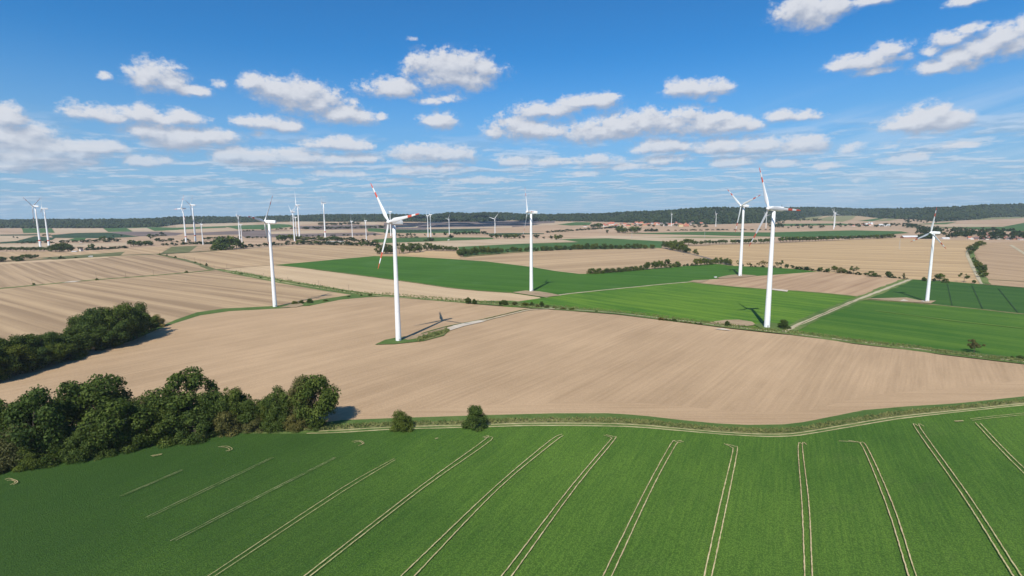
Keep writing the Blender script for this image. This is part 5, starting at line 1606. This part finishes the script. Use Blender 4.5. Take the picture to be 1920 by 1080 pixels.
# utility poles
PG = 'wooden utility poles along the lanes'
PL = sorted([(61, 535, 523), (181, 526, 511), (236, 521, 511), (288, 517, 507), (348, 512, 502), (425.5, 505, 496), (452, 513, 505), (494.5, 521, 512), (540, 528, 519), (597.5, 538, 526), (654, 546, 534)])
PL2 = sorted([(300, 478, 470), (346, 488, 479), (365.5, 493, 483), (376, 497, 487), (388, 499, 489), (402, 505, 497)])


def pole(x, b, t_, label):
    p = gp(x, b)
    H = height_at(p, t_)
    o = empty('utility_pole', p)
    tag(o, label, 'utility pole', PG)
    mb = MB()
    mb.tube([(0, 0, -0.5), (0, 0, H)], [0.20, 0.14], 7)
    mb.build('post', [M['wood']], o)
    mb = MB()
    mb.box((0, 0, H - 0.7), (2.0, 0.16, 0.18))
    mb.build('crossarm', [M['wood']], o)
    for s in (-0.85, 0.85):
        mb = MB()
        mb.tube([(s, 0, H - 0.6), (s, 0, H - 0.3)], [0.07, 0.05], 6)
        mb.build('insulator', [M['dark']], o)


for i, q in enumerate(PL):
    pole(*q, ordinal(i + 1) + ' wooden pole from the left along the lane below striped stubble')
for i, q in enumerate(PL2):
    pole(*q, ordinal(i + 1) + ' wooden pole from the left along the diagonal stubble lane')


def lattice(x, b, t_, label, w=2.2):
    p = gp(x, b)
    H = height_at(p, t_)
    o = empty('lattice_mast', p)
    tag(o, label, 'mast')
    mb = MB()
    c = [(-1, -1), (1, -1), (1, 1), (-1, 1)]
    for sx, sy in c:
        mb.tube([(sx * w / 2, sy * w / 2, -0.3), (sx * 0.25, sy * 0.25, H)], [0.16, 0.10], 4)
    n = 8
    for k in range(n):
        for j in range(4):
            a, b2 = c[j], c[(j + 1) % 4]
            z0, z1 = H * k / n, H * (k + 1) / n
            r0, r1 = w / 2 + (0.25 - w / 2) * k / n, w / 2 + (0.25 - w / 2) * (k + 1) / n
            mb.tube([(a[0] * r0, a[1] * r0, z0), (b2[0] * r1, b2[1] * r1, z1)], [0.06, 0.06], 4, cap=False)
    mb.build('frame', [M['grey']], o)
    mb = MB()
    mb.tube([(0, 0, H - 0.5), (0, 0, H + 1.6)], [0.08, 0.04], 5)
    mb.build('antenna', [M['grey']], o)


lattice(1686, 468, 447.5, 'slim grey lattice mast in the right stubble field')
lattice(1184.5, 446.5, 432.5, 'slim lattice mast in front of the grove before the village')
lattice(1321, 446, 434.5, 'small slim mast in the pale field right of the grove', 1.6)

# vehicles
def vehicle(x, b, L, W, H, rz, body, label, name, cat, lorry=False):
    p = gp(x, b)
    o = empty(name, p, rz)
    tag(o, label, cat)
    if lorry:
        mb = MB()
        mb.box((0.9, 0, H / 2 + 0.45), (L - 2.6, W, H - 0.5))
        mb.build('cargo_box', [M[body]], o)
        mb = MB()
        mb.box((-L / 2 + 1.0, 0, H * 0.42), (1.9, W * 0.95, H * 0.62), taper=0.9)
        mb.build('cab', [M[body]], o)
        mb = MB()
        mb.box((-L / 2 + 0.12, 0, H * 0.56), (0.2, W * 0.8, H * 0.2))
        mb.build('windscreen', [M['pane']], o)
        wx = (-L / 2 + 1.2, L / 2 - 1.6, L / 2 - 2.8)
    else:
        mb = MB()
        mb.box((0, 0, H * 0.38), (L, W, H * 0.42), taper=0.96)
        mb.build('body', [M[body]], o)
        mb = MB()
        mb.box((L * 0.05, 0, H * 0.78), (L * 0.52, W * 0.9, H * 0.40), taper=0.78)
        mb.build('window', [M['pane']], o)
        mb = MB()
        mb.box((L * 0.05, 0, H * 0.99), (L * 0.38, W * 0.68, 0.06))
        mb.build('roof', [M[body]], o)
        wx = (-L * 0.32, L * 0.32)
    for q in wx:
        for s in (-1, 1):
            mb = MB()
            mb.tube([(q, s * W * 0.42, 0.36), (q, s * W * 0.5 + s * 0.02, 0.36)], [0.36, 0.36], 12)
            mb.build('wheel', [M['dark']], o)


M['car_d'] = plain('car_grey', (0.09, 0.10, 0.12), 0.3)
vehicle(170, 482.2, 9.5, 2.5, 3.4, dirang((160, 482), (185, 480.5)), 'wall_w', 'white lorry driving on the road at the far left', 'lorry', 'lorry', True)
vehicle(1281, 478, 4.5, 1.8, 1.5, dirang((1300, 477.5), (1262, 470)), 'car_d', 'dark car at the edge of the middle stubble by the road', 'car', 'car')
vehicle(841, 450.7, 7.0, 2.4, 3.2, 0.1, 'wall_w', 'white lorry on the far field track below the small far turbine', 'lorry', 'lorry', True)

# transformer huts by the turbines


def hut(x, b, w, h, label):
    p = gp(x, b)
    k = m_per_px(p)
    o = empty('transformer_hut', p, 0.3)
    tag(o, label, 'hut', 'transformer huts by turbines')
    mb = MB()
    mb.box((0, 0, h * k / 2), (w * k, w * k * 0.8, h * k))
    mb.build('wall', [M['wall_w']], o)
    mb = MB()
    mb.box((0, 0, h * k + 0.12), (w * k + 0.3, w * k * 0.8 + 0.3, 0.22))
    mb.build('roof', [M['grey']], o)
    mb = MB()
    mb.box((0.2, -w * k * 0.4 - 0.01, h * k * 0.42), (w * k * 0.35, 0.06, h * k * 0.75))
    mb.build('door', [M['grey']], o)


hut(1341.5, 521.5, 4, 3, 'small white hut left of the turbine with Y shaped rotor')
hut(1730.5, 567.6, 4.5, 3, 'small white hut at the foot of the far right turbine')

# raised hide at the grove edge
p = gp(340.5, 829)
t = empty('raised_hide', p, 0.25)
tag(t, 'small dark wooden hunting hide at the edge of the near grove', 'raised hide')
mb = MB()
mb.box((0, 0, 2.0), (1.9, 1.7, 1.7))
mb.build('cabin', [M['dark']], t)
mb = MB()
mb.box((0, 0, 2.95), (2.3, 2.1, 0.16))
mb.build('roof', [M['grey']], t)
for sx, sy in ((-1, -1), (1, -1), (1, 1), (-1, 1)):
    mb = MB()
    mb.tube([(sx * 1.1, sy * 1.0, -0.2), (sx * 0.85, sy * 0.75, 1.2)], [0.08, 0.07], 6)
    mb.build('leg', [M['wood']], t)

# ------------------------------------------------------------------ a cumulus cloud overhead shades the far ridge
M['cloud'] = plain('cloud_white', (0.85, 0.86, 0.88), 1.0)


def cloud(px0, px1, y0, y1, alt, n, label):
    iv, if_ = ico()
    VV, FF = [], []
    r = np.random.RandomState(int(px0))
    for k in range(n):
        g_ = gp(px0 + (px1 - px0) * r.beta(1.6, 1.6), 430)
        d_ = y0 + (y1 - y0) * r.beta(1.6, 1.6)
        x_ = g_.x * d_ / g_.y
        q = Vector((x_, d_, terr(d_))) + SUNV * (alt / SUNV.z)
        s_ = r.uniform(35, 110)
        VV.append(iv * np.array([s_ * 1.3, s_ * 1.3, s_ * 0.6]) * r.uniform(0.8, 1.2, (len(iv), 1)) + np.array(q) + np.array([0, 0, r.uniform(0, 120)]))
        FF.append(if_ + k * len(iv))
    o = link(bpy.data.objects.new('cloud', np_mesh('cloud', np.concatenate(VV), np.concatenate(FF), [M['cloud']])))
    tag(o, label, 'cloud', 'fair weather clouds')


cloud(740, 1000, 2700, 4600, 1500, 46, 'white cumulus high above the plain, shading the ridge')

# ------------------------------------------------------------------ air
hm, nt, b = mat('haze_air')
n_out = hm.node_tree.nodes['Material Output']
hm.node_tree.nodes.remove(b)
pv = nt.new('ShaderNodeVolumePrincipled')
pv.inputs['Color'].default_value = (0.74, 0.87, 1.0, 1)
pv.inputs['Density'].default_value = 0.000034
pv.inputs['Anisotropy'].default_value = 0.0
nt.l.new(pv.outputs[0], n_out.inputs['Volume'])
mb = MB()
x0, x1, y0, y1, z0, z1 = -9100, 9100, -450, 12100, -2, 420
mb.box(((x0 + x1) / 2, (y0 + y1) / 2, (z0 + z1) / 2), (x1 - x0, y1 - y0, z1 - z0))
tag(mb.build('haze', [hm]), 'pale blue summer haze over the far plain', 'haze', kind='stuff')
